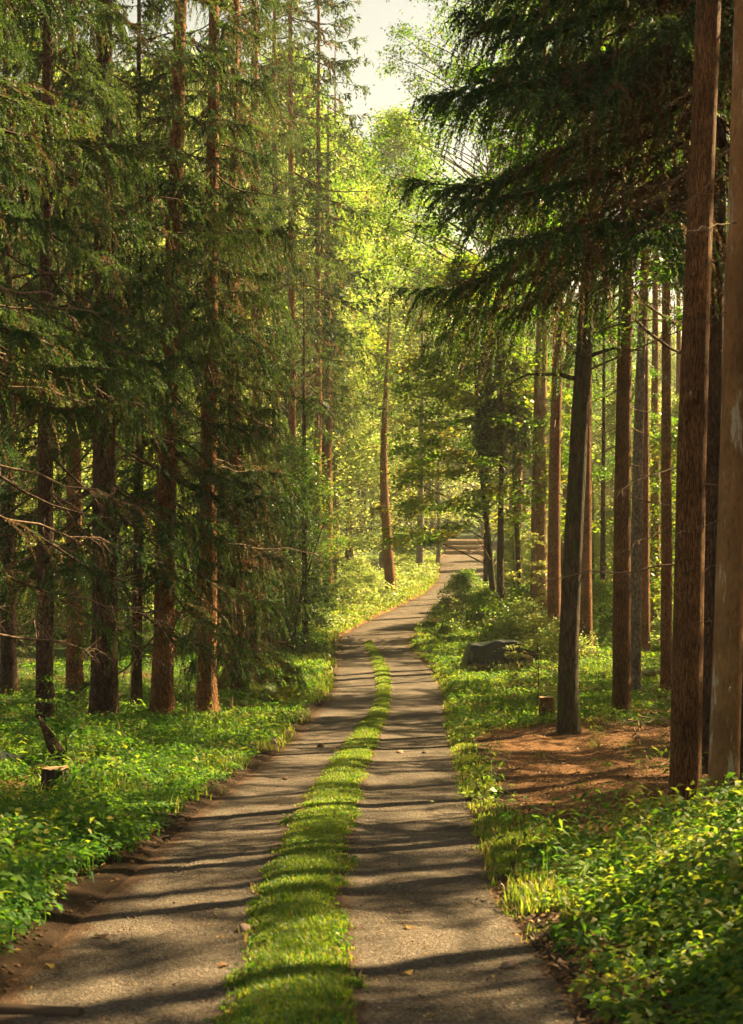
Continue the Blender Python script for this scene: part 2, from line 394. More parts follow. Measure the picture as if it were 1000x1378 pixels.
def empty(name, loc, rz=0.0):
    o = bpy.data.objects.new(name, None); col.objects.link(o)
    o.location = loc; o.rotation_euler = (0, 0, rz); o.empty_display_size = .3
    return o

# ------------------------------------------------------------------ crown generators
def gen_spruce(name, seed, H, Lmax, dens=1.0, spr=1.0, whorl=.42, lowfill=.6, bare=.3, droop=.5, az=None, fine_to=13.0, dead=.25, hang=1.0, sparse=3.2):
    """spruce crown from z=0 to z=H, as one mesh; spr scales sprig size (level of detail)"""
    rs = RS(seed)
    z = 0.0; B = []
    while z < H - .4:
        f = z / H
        k = rs.randint(3, 6) if f < .8 else 4
        a0 = rs.rand() * 6.28
        for q in range(k):
            a = a0 + q * 6.283 / k + rs.normal(0, .25)
            env = (1 - f) ** .75 * (lowfill + (1 - lowfill) * min(1, f / .25))
            L = Lmax * env * rs.uniform(.65, 1.12) + .25
            if az is not None: L *= az(a % 6.2832, z)
            if sparse and rs.rand() > .38 + .62 * min(1, z / sparse): continue
            if L > .3: B.append((z + rs.uniform(-.15, .15), a, L, f))
        z += whorl * rs.uniform(.7, 1.3) * (1 if z < fine_to else 1.5)
    mb = MB()
    SP, SD, SN, SL, SW, SV = [], [], [], [], [], []
    for (z, a, L, f) in B:
        fine = z < fine_to
        sc = spr * (1 if fine else 1.9)
        F_ = np.array([math.cos(a), math.sin(a), 0]); S_ = np.array([-math.sin(a), math.cos(a), 0])
        t = np.linspace(0, 1, 9)
        up = (f - .35) * .6
        dr = droop * rs.uniform(.7, 1.25)
        bend = rs.normal(0, .16); tw = rs.uniform(0, 6, 2); wa = rs.uniform(.01, .035)
        ax = lambda t: (F_ * L * np.asarray(t)[..., None] + S_ * (bend * L * np.asarray(t) ** 2 + wa * L * np.sin(7 * np.asarray(t) + tw[0]))[..., None] + np.array([0, 0, 1.]) * (wa * L * np.sin(9 * np.asarray(t) + tw[1]))[..., None] +
                        np.array([0, 0, 1.]) * (L * (up * np.asarray(t) - dr * np.asarray(t) + dr * .62 * np.asarray(t) ** 2.2))[..., None])
        P = ax(t); P[:, 2] += z
        V, Fq = tube(P, np.interp(t, [0, 1], [.012 + .006 * L, .004]), 4)
        mb.add(V, Fq, 1, .5)
        rich = rs.uniform(.8, 1.5) if rs.rand() < .88 else .2
        if sparse and z < sparse: rich *= .55 + .45 * z / sparse
        n2 = max(4, int(rich * L / (.056 / dens * (1 if fine else 1.7))))
        ts = np.sort(rs.uniform(bare * rs.uniform(.5, 1.2), 1, n2)); ts[-1] = 1
        sd = np.where(rs.rand(n2) < .5, -1, 1)
        l2 = (.20 + .78 * np.sin(np.pi * np.clip(ts * .92 + .08, 0, 1)) ** .8) * rs.uniform(.3, 1.35, n2) * min(1.15, .45 + L / 4.5) * hang
        p0 = ax(ts); p0[:, 2] += z
        d0 = unit(S_[None] * (sd * rs.uniform(.35, .95, n2))[:, None] + F_[None] * rs.uniform(.35, .9, n2)[:, None] + np.array([0, 0, 1.]) * rs.uniform(-.25, .2, n2)[:, None])
        g = rs.uniform(.35, 1.25, n2) * (1.0 if f < .6 else .5)
        deadb = (rs.rand(n2) < dead * np.clip(1.25 - ts * 1.6, 0, 1) * 1.4 * (2 if z < 2.5 else 1)) | (rs.rand(n2) < .03)
        n3 = np.maximum(4, (l2 / (.0115 * sc / dens ** .5)).astype(int))
        idx = np.repeat(np.arange(n2), n3)
        u = np.concatenate([np.linspace(.04, 1, k) for k in n3])
        li = l2[idx][:, None]; ui = u[:, None]; gi = g[idx][:, None]
        Q = p0[idx] + d0[idx] * li * ui * (1 - .4 * ui) + np.array([0, 0, -1.]) * gi * li * .75 * ui ** 1.7
        Tn = unit(d0[idx] * (1 - .8 * ui) + np.array([0, 0, -1.]) * gi * 1.25 * ui ** .7)
        rv = unit(rs.normal(0, 1, (len(u), 3)))
        side = np.cross(Tn, rv); side = unit(side)
        D = unit(Tn * .72 + side * .66 + np.array([0, 0, -.12]))
        ln = .066 * sc * rs.uniform(.6, 1.25, len(u)) * (1 - .35 * u)
        SP.append(Q); SD.append(D); SN.append(unit(np.cross(D, rv) + 1e-6)); SL.append(ln)
        SW.append(ln * rs.uniform(.30, .46, len(u)))
        bv = rs.uniform(.12, .5)
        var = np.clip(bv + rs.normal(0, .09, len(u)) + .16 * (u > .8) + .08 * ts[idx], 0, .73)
        var = np.where(deadb[idx], rs.uniform(.79, 1, len(u)), var)
        SV.append(var)
        # twig wood
        m2 = np.stack([p0, p0 + d0 * (l2 * .45)[:, None] * .82 + np.array([0, 0, -1.]) * (g * l2 * .75 * .26)[:, None],
                       p0 + d0 * (l2)[:, None] * .6 + np.array([0, 0, -1.]) * (g * l2 * .75)[:, None]], 1)
        w = .004 * (1 if fine else 1.8)
        Vt = np.stack([m2[:, 0] + [w, 0, 0], m2[:, 0] - [w, 0, 0], m2[:, 1] - [0, w, 0], m2[:, 1] + [0, w, 0]], 1).reshape(-1, 3)
        mb.add(Vt, np.arange(len(Vt)).reshape(-1, 4), 1, .5)
    P = np.concatenate(SP)
    V, Fq = leaf_quads(P, np.concatenate(SD), np.concatenate(SN), np.concatenate(SL), np.concatenate(SW), .1)
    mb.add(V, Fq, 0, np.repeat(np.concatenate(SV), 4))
    return mb.mesh(name, [M['needle'], M['limb']])

def gen_broad(name, seed, z0, z1, Rr, ncl, nleaf, leaf=.09, m='leaf', limb='limb', shape=.6, trunk_r=.08, spread=.55, flat=.22, varb=(.15, .75), wood=.5):
    """broadleaf crown (z from z0 to z1 above the base, radius Rr): limbs carrying flat leaf sprays"""
    rs = RS(seed); mb = MB()
    LP, LD, LN, LL, LV = [], [], [], [], []
    for c in range(ncl):
        f = rs.rand()
        z = z0 + (z1 - z0) * f
        env = math.sin(math.pi * min(1, (f * .85 + .15)) ** shape) ** .7
        rad = Rr * env * rs.uniform(.25, 1) ** .6
        a = rs.rand() * 6.283
        C = np.array([math.cos(a) * rad, math.sin(a) * rad, z])
        o = np.array([0, 0, max(min(.8, z0), z - rad * rs.uniform(.15, .6))])
        out = np.array([math.cos(a), math.sin(a), rs.uniform(-.25, .15)])
        if wood and rs.rand() < wood:
            mid = (o + C) / 2 + rs.normal(0, .12, 3) * rad * .4 + np.array([0, 0, .06 * rad])
            t = np.linspace(0, 1, 5)[:, None]
            P = (1 - t) ** 2 * o + 2 * t * (1 - t) * mid + t ** 2 * (C + out * spread * .6)
            V, Fq = tube(P, np.interp(t[:, 0], [0, 1], [.006 + .007 * rad, .003]), 4)
            mb.add(V, Fq, 1, .5)
        n = max(6, int(nleaf * rs.uniform(.5, 1.4)))
        sp = spread * rs.uniform(.6, 1.3)
        q = rs.normal(0, .5, (n, 3)) * sp
        q[:, 2] *= flat / .5
        # spray droops outward
        rr = q[:, 0] * math.cos(a) + q[:, 1] * math.sin(a)
        q[:, 2] -= .25 * np.abs(rr) + .1 * rr
        p = C + q
        nrm = unit(np.array([0, 0, 1.]) + rs.normal(0, .42, (n, 3)))
        dr = unit(np.stack([q[:, 0], q[:, 1], np.zeros(n)], 1) + rs.normal(0, .4, (n, 3)) * sp + np.array([0, 0, -.35]) * sp)
        dr = unit(dr - nrm * (dr * nrm).sum(1)[:, None])
        LP.append(p); LD.append(dr); LN.append(nrm); LL.append(leaf * rs.uniform(.6, 1.3, n))
        LV.append(np.clip(rs.uniform(*varb) + rs.normal(0, .1, n) + (rs.rand(n) < .03) * .5, 0, 1))
    P = np.concatenate(LP); L = np.concatenate(LL)
    V, Fq = leaf_quads(P, np.concatenate(LD), np.concatenate(LN), L, L * .72, .12)
    mb.add(V, Fq, 0, np.repeat(np.concatenate(LV), 4))
    return mb.mesh(name, [M[m], M[limb]])

def gen_dead_branch(name, seed, L):
    rs = RS(seed); mb = MB()
    t = np.linspace(0, 1, 8)
    wig = rs.normal(0, .03, (8, 3)) * L * t[:, None]
    P = np.stack([L * t, np.zeros(8), L * (-.25 * t + rs.uniform(-.05, .25) * t ** 2)], 1) + wig
    V, Fq = tube(P, np.interp(t, [0, 1], [.010 + .005 * L, .0025]), 5); mb.add(V, Fq, 0)
    for k in range(int(3 + L * 4)):
        s = rs.uniform(.25, .98); o = np.array([np.interp(s, t, P[:, i]) for i in range(3)])
        l = L * rs.uniform(.12, .38) * (1.1 - s * .6)
        d = unit(np.array([rs.uniform(.3, .9), rs.choice([-1, 1]) * rs.uniform(.3, .9), rs.uniform(-.7, .15)]))
        tt = np.linspace(0, 1, 4)[:, None]
        Q = o + d * l * tt + np.array([0, 0, -.35]) * l * tt ** 2 + rs.normal(0, .02, (4, 3)) * l
        V, Fq = tube(Q, np.interp(tt[:, 0], [0, 1], [.005, .002]), 4); mb.add(V, Fq, 0)
        for j in range(2):
            o2 = Q[2] * .5 + Q[1] * .5; d2 = unit(d + rs.normal(0, .6, 3)); Q2 = o2 + d2 * l * .45 * tt
            V, Fq = tube(Q2, np.full(4, .002), 3); mb.add(V, Fq, 0)
    return mb.mesh(name, [M['twig']], True)

# ------------------------------------------------------------------ ground and road
def gridmesh(name, xs, ys, zf, m, attrs=None):
    X, Y = np.meshgrid(xs, ys)
    Z = zf(X, Y)
    V = np.stack([X, Y, Z], -1).reshape(-1, 3)
    nx, ny = len(xs), len(ys)
    i = np.arange(ny - 1)[:, None] * nx; j = np.arange(nx - 1)[None]
    Fq = np.stack([i + j, i + j + 1, i + nx + j + 1, i + nx + j], -1).reshape(-1, 4)
    at_ = {k: f(X, Y).ravel() for k, f in (attrs or {}).items()}
    return build_mesh(name, V, [Fq], [m], None, at_, True)

def grow(a, b, s0, k):
    o = [a]; s = s0
    while o[-1] < b: o.append(o[-1] + s); s *= k
    return np.array(o)
xpos = np.concatenate([np.arange(0, 12, .14), grow(12, 320, .2, 1.06)])
xs = np.concatenate([-xpos[:0:-1], xpos])
ys = np.concatenate([-grow(0, 55, .5, 1.15)[:0:-1], np.arange(0, 60, .16), grow(60, 480, .3, 1.02)])
def green_attr(X, Y):
    s, side = edge_s(X, Y)
    g = np.where(side < 0, .45 * sstep(6, 40, Y) + .1, .12 + .35 * sstep(24, 45, Y))
    bare = (side > 0) & (Y > 12.5) & (Y < 29.5 - .12 * np.clip(s, 0, 12))
    g = np.where(bare, -.1 + .35 * sstep(1.2, .2, s), g)
    g = g * sstep(.1, .6, s)
    return g + .15 * sstep(60, 90, Y)
def soil_attr(X, Y):
    s, side = edge_s(X, Y)
    return sstep(1.0, .3, s + (fbm(X, Y, 1.5, 21) - .5) * .7) * sstep(60, 50, Y)
g_me = gridmesh('ground', xs, ys, G, M['ground'], {'green': green_attr, 'soil': soil_attr})
tag(link('ground', g_me), 'brown needle covered forest floor with green patches', 'ground', kind='structure')

ry = np.concatenate([np.arange(-20, 4, .4), grow(4, 60, .03, 1.008), grow(60.5, ROAD_END - 2, .4, 1.01)])
ru = np.linspace(-.22, 1.22, 73)
Yr = np.repeat(ry[:, None], len(ru), 1)
Xl = road_l(ry)[:, None]; Xr = road_r(ry)[:, None]
Xr_ = Xl + (Xr - Xl) * ru[None]
sl = strip_l(Yr); sr = strip_r(Yr); sc_ = (sl + sr) / 2; sw = np.maximum((sr - sl) / 2, .02)
inst = sstep(1.35, .75, np.abs(Xr_ - sc_) / sw) * sstep(62, 54, Yr)
edge = sstep(.06, -.04, np.minimum(ru, 1 - ru))[None] * np.ones_like(Yr)
Zr = base_z(Yr) + .018 * inst + (fbm(Xr_, Yr, 1.3, 5) - .5) * .05 + (fbm(Xr_, Yr, 8, 6) - .5) * .013
Zr -= sstep(.0, -.22, ru)[None] * .13 + sstep(1., 1.22, ru)[None] * .13
lrut = np.exp(-((ru - .10) / .018) ** 2)[None] * .03 * (fbm(Yr, Yr * 0, .5, 8) > .4)
Zr = Zr - lrut * .4
soil = np.clip(inst * .6 + edge * .55 + .28 * sstep(42, 58, Yr) + .2 * sstep(.16, .02, ru)[None], 0, 1)
nx = len(ru); i = np.arange(len(ry) - 1)[:, None] * nx; j = np.arange(nx - 1)[None]
Fq = np.stack([i + j, i + j + 1, i + nx + j + 1, i + nx + j], -1).reshape(-1, 4)
r_me = build_mesh('road', np.stack([Xr_, Yr, Zr], -1).reshape(-1, 3), [Fq], [M['road']], None, {'soil': soil.ravel()}, True)
tag(link('forest_road', r_me), 'grey brown gravel track with two wheel lanes winding through the forest', 'road', kind='structure')
def road_z(x, y):
    u = (x - road_l(y)) / (road_r(y) - road_l(y))
    return base_z(y) + (fbm(x, y, 1.3, 5) - .5) * .05 + (fbm(x, y, 8, 6) - .5) * .013
# ------------------------------------------------------------------ trees
PI2 = 6.2832
def toward(ang, width, lo):
    """azimuth profile: longer branches toward ang"""
    def f(a, z):
        d = abs((a - ang + math.pi) % PI2 - math.pi)
        return lo + (1 - lo) * max(0.0, 1 - d / width) ** .6
    return f

SP = {}
def crown_mesh(key):
    if key in SP: return SP[key]
    k = {
        'hi_a': lambda: gen_spruce('spruce_crown', 11, 19, 3.5, 1.1, 1.0, .52, .8, droop=.58, dead=.18),
        'hi_b': lambda: gen_spruce('spruce_crown', 23, 19, 2.9, 1.1, 1.0, .6, .9, droop=.62, dead=.2, hang=1.15),
        'hi_c': lambda: gen_spruce('spruce_crown', 37, 17, 2.2, 1.05, 1.05, .58, .85, droop=.7, dead=.2, hang=1.3),
        'over': lambda: gen_spruce('spruce_crown', 41, 18, 4.7, 1.35, 1.0, .24, 1.0, droop=.50, bare=.08, az=toward(math.pi * 1.03, 2.1, .45), fine_to=9, dead=.35, hang=1.35, sparse=0),
        'curtain': lambda: gen_spruce('spruce_crown', 47, 17, 1.3, 1.4, 1.0, .44, 1.0, droop=1.1, bare=.05, hang=1.5, dead=.7, sparse=0),
        'mini': lambda: gen_spruce('spruce_crown', 43, 5.5, 1.0, 1.4, 1.1, .22, .9, droop=1.0, hang=1.6, dead=.3, sparse=0),
        'mid_a': lambda: gen_spruce('spruce_crown', 51, 18, 3.2, .62, 1.7, .5, .75, droop=.5, fine_to=12, dead=.3),
        'mid_b': lambda: gen_spruce('spruce_crown', 53, 17, 2.6, .62, 1.7, .5, .8, droop=.75, fine_to=12, dead=.3, hang=1.3),
        'thin': lambda: gen_spruce('spruce_crown', 57, 13, 2.6, .5, 1.9, .7, .7, droop=.3, fine_to=14, dead=.25),
        'far_a': lambda: gen_spruce('spruce_crown', 61, 20, 3.4, .34, 3.2, .7, .8, droop=.5, fine_to=20, dead=.15),
        'far_b': lambda: gen_spruce('spruce_crown', 67, 18, 2.6, .34, 3.2, .7, .8, droop=.7, fine_to=20, dead=.15),
        'maple': lambda: gen_broad('broadleaf_crown', 71, 4.0, 15.0, 4.4, 330, 120, .17, shape=.5, spread=.55, flat=.2, varb=(.45, 1.0), wood=.12),
        'beech_tall': lambda: gen_broad('broadleaf_crown', 73, 10.5, 26, 6.0, 420, 150, .13, shape=.6, spread=.8, flat=.2, varb=(.1, .6)),
        'oak': lambda: gen_broad('broadleaf_crown', 79, 7.5, 17, 3.2, 120, 150, .11, shape=.6, spread=.6, flat=.2, varb=(.05, .4)),
        'hazel': lambda: gen_broad('broadleaf_crown', 83, .3, 7.5, 1.9, 200, 120, .085, 'shaded_leaf', shape=.9, spread=.5, flat=.25, varb=(.0, .3)),
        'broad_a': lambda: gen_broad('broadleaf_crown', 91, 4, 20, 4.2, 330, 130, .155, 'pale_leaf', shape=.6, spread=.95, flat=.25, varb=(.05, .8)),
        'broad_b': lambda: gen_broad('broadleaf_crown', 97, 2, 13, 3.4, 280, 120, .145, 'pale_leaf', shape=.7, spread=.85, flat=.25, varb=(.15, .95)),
        'broad_c': lambda: gen_broad('broadleaf_crown', 101, 6, 24, 5.2, 420, 130, .165, 'leaf', shape=.6, spread=1.0, flat=.25, varb=(.3, .9)),
        'under_a': lambda: gen_broad('broadleaf_crown', 103, 1.2, 7.5, 2.4, 120, 110, .13, 'leaf', shape=.8, spread=.65, flat=.2, varb=(.3, .95)),
        'shrub_a': lambda: gen_broad('shrub_foliage', 107, .1, 1.7, 1.0, 70, 90, .10, 'pale_leaf', shape=1., spread=.38, flat=.22, varb=(.1, .8)),
        'shrub_b': lambda: gen_broad('shrub_foliage', 109, .1, 2.6, 1.2, 80, 90, .11, 'leaf', shape=1., spread=.42, flat=.22, varb=(.2, .8)),
    }[key]()
    SP[key] = k
    return k

DEADB = [gen_dead_branch('dead_branch', 200 + i, L) for i, L in enumerate((.5, .8, 1.1, 1.5, 1.9, 2.4))]
_tid = [0]

def tree(name, label, base, w, pts=(), H=24, bark='bark_red', crown=None, dead=None, group=None, cat='tree', flare=.8,
         sides=16, taper=.8, limbs=(), world=None, r0=None, trunk_H=None, wob=.07):
    """a tree from photo pixels: base (px,py), stem width w px near the base, pts further stem points going up"""
    _tid[0] += 1; sd = _tid[0]; rs = RS(900 + sd)
    if world is None:
        b = at(*base); d = b.y
        r = w / F * d / 2
        lx = [0.0]; lz = [0.0]
        for (px, py) in pts:
            lx.append((px - base[0]) / F * d); lz.append((base[1] - py) / F * d)
    else:
        b = on_ground(*world); r = r0; lx = [0.0, rs.normal(0, .25)]; lz = [0.0, 12.0]
    root = empty(name, b, 0); tag(root, label, cat, group)
    sl = (lx[-1] - lx[-2]) / max(.1, lz[-1] - lz[-2]) if len(lx) > 1 else 0.0
    sl = max(-.12, min(.12, sl))
    TH = trunk_H or H
    def axis(h):
        if len(lx) < 2: return 0.0
        if h <= lz[-1]: return float(np.interp(h, lz, lx))
        return lx[-1] + sl * (h - lz[-1]) * .6
    hs = np.concatenate([[-.35, 0, .12, .3, .6, 1.0, 1.6], np.arange(2.4, TH, 1.1), [TH]])
    ax = np.array([axis(max(0, h)) for h in hs])
    if len(ax) > 8: ax[4:-3] = np.convolve(np.pad(ax, 2, mode='edge'), np.ones(5) / 5, 'valid')[4:-3]
    wb = np.cumsum(rs.normal(0, .012, len(hs))) * (hs > 1); wb -= wb[0]
    P = np.stack([ax + wb * .3, wb, hs], 1)
    rad = r * np.clip(1 - np.maximum(hs, 0) / (H * 1.02), .02, 1) ** taper + .006
    mb = MB()
    V, Fq = tube(P, rad, sides, wob=wob, seed=sd, flare=flare); mb.add(V, Fq, 0)
    V, Fq = tube(np.array([[P[-1][0], P[-1][1], P[-1][2] - .01], [P[-1][0], P[-1][1], P[-1][2] + .02]]), [rad[-1], .001], sides); mb.add(V, Fq, 0)
    for (h, a, L, rise) in limbs:
        t = np.linspace(0, 1, 7)
        rr = float(np.interp(h, hs, rad))
        Q = np.stack([np.interp(h, hs, P[:, 0]) + math.cos(a) * L * t, math.sin(a) * L * t, h + rise * L * t + .12 * L * np.sin(t * 3.1) ], 1)
        Q += RS(sd + int(h * 10)).normal(0, .03, (7, 3)) * L * t[:, None]
        V, Fq = tube(Q, np.interp(t, [0, 1], [min(rr * .5, .02 + .022 * L), .008]), 7, wob=.1, seed=sd); mb.add(V, Fq, 0)
    me = mb.mesh('trunk', [M[bark]], True)
    link('trunk', me, root)
    if crown:
        key, zo, rz = crown[:3]; sc = crown[3] if len(crown) > 3 else 1.0
        tilt = math.atan((axis(zo + 10) - axis(zo)) / 10)
        link('crown', crown_mesh(key), root, (axis(zo), 0, zo), (0, tilt, rz), sc, 'ZYX')
    if dead:
        n, z0, z1 = dead[:3]; ss = dead[3] if len(dead) > 3 else 1.0
        for k in range(n):
            h = z0 + (z1 - z0) * (k + rs.rand()) / n
            a = rs.rand() * PI2
            rr = float(np.interp(h, hs, rad))
            link('dead_branch', DEADB[rs.randint(6)], root, (axis(h) + math.cos(a) * rr * .8, math.sin(a) * rr * .8, h),
                 (0, rs.uniform(-.1, .25), a), ss * rs.uniform(.6, 1.1), 'XYZ')
    return root

SPR = 'spruce_tree'
# --- left side
tree(SPR, 'slim dark spruce rising behind the cut stump beside the verge', (60, 992), 23, [(61, 700), (64, 300)], 24, 'bark_dark', ('hi_c', 4.4, .3, 1.1), (14, 2, 7, 1.3))
tree(SPR, 'spruce half hidden between the slim dark one and the thickest dark one', (101, 945), 23, [(99, 640), (97, 300)], 25, 'bark_red', ('hi_c', 8.5, 1.3, .85), (8, 2, 8))
tree(SPR, 'thickest dark spruce on the verge, broad flared foot with a lit edge', (141, 978), 36, [(140, 700), (138, 350), (140, 100)], 26, 'bark_dark', ('hi_b', 2.9, 2.2, 1.1), (16, 1.6, 7, 1.4), flare=.8)
tree(SPR, 'thinnest spruce stem between two stout dark spruces on the verge', (183, 965), 14, [(186, 700), (188, 400)], 19, 'bark_dark', ('hi_c', 6.6, 4.0, .6), (6, 2, 6))
tree(SPR, 'leaning spruce with dry drooping twigs and sprays hanging by its foot', (218, 972), 30, [(222, 640), (230, 360), (238, 150)], 25, 'bark_red', ('hi_b', 1.8, 5.2, .95), (16, 1.5, 7, 1.3), flare=.7)
tree(SPR, 'straight red brown spruce with a clean bare stem near the fern', (279, 962), 26, [(279, 600), (285, 250)], 26, 'bark_red', ('hi_c', 5.6, .9, 1.05), (10, 3, 8, 1.2))
tree(SPR, 'spruce curtained to the ground in hanging sprays beside the hazel bush', (322, 938), 21, [(318, 640), (312, 350), (318, 50)], 26, 'bark_red', ('curtain', .9, 2.6), (4, 2, 7))
tree(SPR, 'tall reddish spruce with a long bare stem behind the curtained spruce', (348, 884), 21, [(348, 600), (344, 360)], 30, 'bark_red', ('hi_b', 13.0, 3.6, 1.0), (6, 6, 13))
tree(SPR, 'very thin dark pole stem standing in the leafy thicket', (411, 872), 8, [(410, 640)], 15, 'bark_dark', ('thin', 9.0, 1.0, .45), (4, 2, 8))
tree(SPR, 'brown spruce with dark sprays hanging above the bright verge', (439, 803), 18, [(440, 600)], 27, 'bark_red', ('mid_b', 8.0, 1.1, .8), (6, 4, 9))
tree(SPR, 'shorter looking twin stem close behind the brown verge spruce', (428, 806), 11, [(428, 600)], 25, 'bark_red', ('mid_b', 9.5, 2.5, .75))
tree(SPR, 'sunlit spruce with long level combed branches reaching toward the sky gap', (396, 842), 13, [(394, 600)], 36, 'bark_red', ('far_a', 11.0, 3.9, 1.45), (4, 5, 10))
tree('pine_tree', 'slender reddish pine stem alone in the bright glade', (470, 757), 10, [(471, 570)], 24, 'bark_red', ('far_b', 11.0, .4, .7))
tree('pine_tree', 'curved bare pine leaning over the bend of the road', (527, 797), 15, [(521, 720), (515, 640), (519, 530), (524, 430)], 17, 'bark_red', ('mid_b', 9.6, .7, .5), flare=.3)
tree('pine_tree', 'pale straight stem right behind the curved leaning pine', (515, 768), 9, [(513, 500)], 17, 'bark_grey', ('mid_b', 9.5, 1.7, .5))
tree('pine_tree', 'grey stem between the curved pine and the log pile', (565, 766), 10, [(567, 600)], 22, 'bark_grey', ('thin', 12, 2.7, .8))
tree('pine_tree', 'thin pale stem standing beside the far white logs', (549, 742), 8, [(550, 560)], 22, 'bark_grey', ('thin', 12, 3.7, .8))
tree('pine_tree', 'dim slanted stem farthest back in the bright glade', (487, 730), 8, [(493, 560)], 24, 'bark_grey', ('far_b', 12, 3.1, .7))
# outside the frame at the left, its branches reach in
tree(SPR, 'near spruce whose low green branches reach in from the picture edge', (-75, 1075), 40, [(-75, 500)], 24, 'bark_dark', ('hi_a', 3.3, 5.8, .8), (16, 2, 6.5, 1.7))
tree(SPR, 'spruce at the picture edge behind the pale broken log', (12, 935), 22, [(10, 500)], 24, 'bark_dark', ('hi_b', 2.2, 4.1, .9), (6, 2, 6))
# --- right side
tree('maple_tree', 'leaning dark maple with layered yellow green leaves over the road', (668, 856), 9, [(662, 760), (653, 690), (645, 610), (640, 500)], 15, 'bark_moss', ('maple', 0, .5), flare=.3, taper=.6)
tree(SPR, 'thin dark spruce pole with a hanging tuft of sprays behind the tarp', (673, 866), 11, [(674, 700), (677, 560), (668, 420)], 13.5, 'bark_dark', ('mini', 7.6, .4), (7, 4, 8, .6))
tree('beech_tree', 'slender leaning beech between the dark pole and the orange trunk', (703, 848), 8, [(697, 730), (692, 640), (690, 560)], 16, 'bark_moss', ('oak', 0, 2.0, .9), flare=.3, taper=.6)
tree(SPR, 'smooth orange brown spruce with a bright sunlit edge and fine dead twigs', (726, 864), 24, [(725, 640), (730, 440), (731, 340)], 28, 'bark_pale', ('thin', 14.5, 1.3), (16, 4, 14, .9), flare=.25)
tree(SPR, 'orange brown spruce beside the sunlit one, slightly nearer and thinner', (746, 888), 19, [(745, 640), (752, 430)], 27, 'bark_red', ('thin', 13.5, 3.3), (12, 4, 13, .9), flare=.25)
tree('oak_tree', 'dark curving oak in front, sweeping stem with mossy flared foot', (765, 986), 27, [(763, 880), (768, 760), (778, 620), (784, 500), (792, 380), (800, 270)], 21, 'bark_moss', ('oak', 0, 4.2), flare=.55, taper=.55,
     limbs=((8.8, 2.7, 1.4, .25), (6.6, 3.3, 1.5, -.1), (10.0, 2.5, 1.6, .7), (7.0, .2, 1.2, .1)))
tree(SPR, 'red brown spruce with a wide flared foot behind the dark oak', (787, 884), 22, [(786, 640), (790, 420)], 28, 'bark_red', ('thin', 13.5, 5.3), (8, 4, 12), flare=.6)
tree('beech_tree', 'thin dark double stem deep behind the open floor', (811, 864), 9, [(812, 660)], 14, 'bark_dark', ('oak', 0, 1.0, .8), flare=.3)
tree(SPR, 'brown spruce with pale peeled foot next to the brush heap', (836, 966), 25, [(838, 640), (845, 330)], 27, 'bark_furrow', ('hi_a', 8.6, 5.9, 1.15), (10, 4, 11), flare=.25)
tree(SPR, 'pale lichen spotted stem behind the spruce with peeled foot', (855, 941), 16, [(857, 640), (871, 280)], 26, 'bark_grey', ('hi_c', 12.5, 3.0, .9), (12, 3, 12, .8), flare=.2)
tree(SPR, 'dim thin spruce directly behind the pale lichen spotted stem', (868, 880), 13, [(868, 640)], 25, 'bark_red', ('thin', 12.5, 2.0), (6, 3, 10))
tree(SPR, 'reddish spruce just behind the stout furrowed trunk', (897, 938), 16, [(897, 700)], 26, 'bark_red', ('thin', 12.0, 1.0), (8, 3, 11), flare=.4)
tree(SPR, 'stout furrowed trunk in front, leaning gently outward as it rises', (922, 1092), 41, [(924, 900), (926, 700), (938, 360), (955, 0)], 27, 'bark_furrow', ('hi_c', 11.5, 2.0, 1.1), (12, 2, 10, .5), flare=.18, sides=28, wob=.05)
tree(SPR, 'darkest spruce behind the furrowed trunk, long drooping boughs over the road', (955, 1038), 36, [(956, 700), (962, 300)], 26, 'bark_dark', ('over', 8.0, .1), (14, 2.5, 7.5, .9), flare=.3, sides=22)
tree(SPR, 'smooth tan trunk with whitish resin streaks and dark knots', (972, 1118), 39, [(980, 800), (989, 500), (1003, 100)], 27, 'bark_pale', ('hi_c', 12, 4.4, 1.1), (16, 1.2, 9, .45), flare=.15, sides=28, wob=.04)
tree(SPR, 'shadowed trunk cut by the picture edge behind the tan one', (1002, 1065), 30, [(1004, 500)], 26, 'bark_dark', ('hi_c', 9, 5.4), (6, 2, 8), flare=.3)

# --- trees farther back, filled in on both sides of the road
rs = RS(5)
placed = [(o.location.x, o.location.y) for o in col.objects if o.parent is None and o.type == 'EMPTY']
def free(x, y, dmin):
    return all((x - a) ** 2 + (y - b) ** 2 > dmin * dmin for a, b in placed)
BGL = {'sL': 'bare reddish spruce stem standing deep in the left hand wood', 'sR': 'bare brown spruce stem standing deep in the right hand wood',
       'bL': 'sunlit pale green broadleaf tree deep in the left hand wood', 'bR': 'sunlit pale green broadleaf tree deep in the right hand wood',
       'uL': 'small yellow green understorey tree between the left hand stems', 'uR': 'small yellow green understorey tree between the right hand stems',
       'C': 'hazy tall tree closing the view beyond the end of the road'}
GRP = {'sL': 'spruces deep in the left wood', 'sR': 'spruces deep in the right wood', 'bL': 'broadleaf trees deep in the left wood', 'bR': 'broadleaf trees deep in the right wood',
       'uL': 'understorey trees left', 'uR': 'understorey trees right', 'C': 'trees beyond the end of the road'}
TR = {}
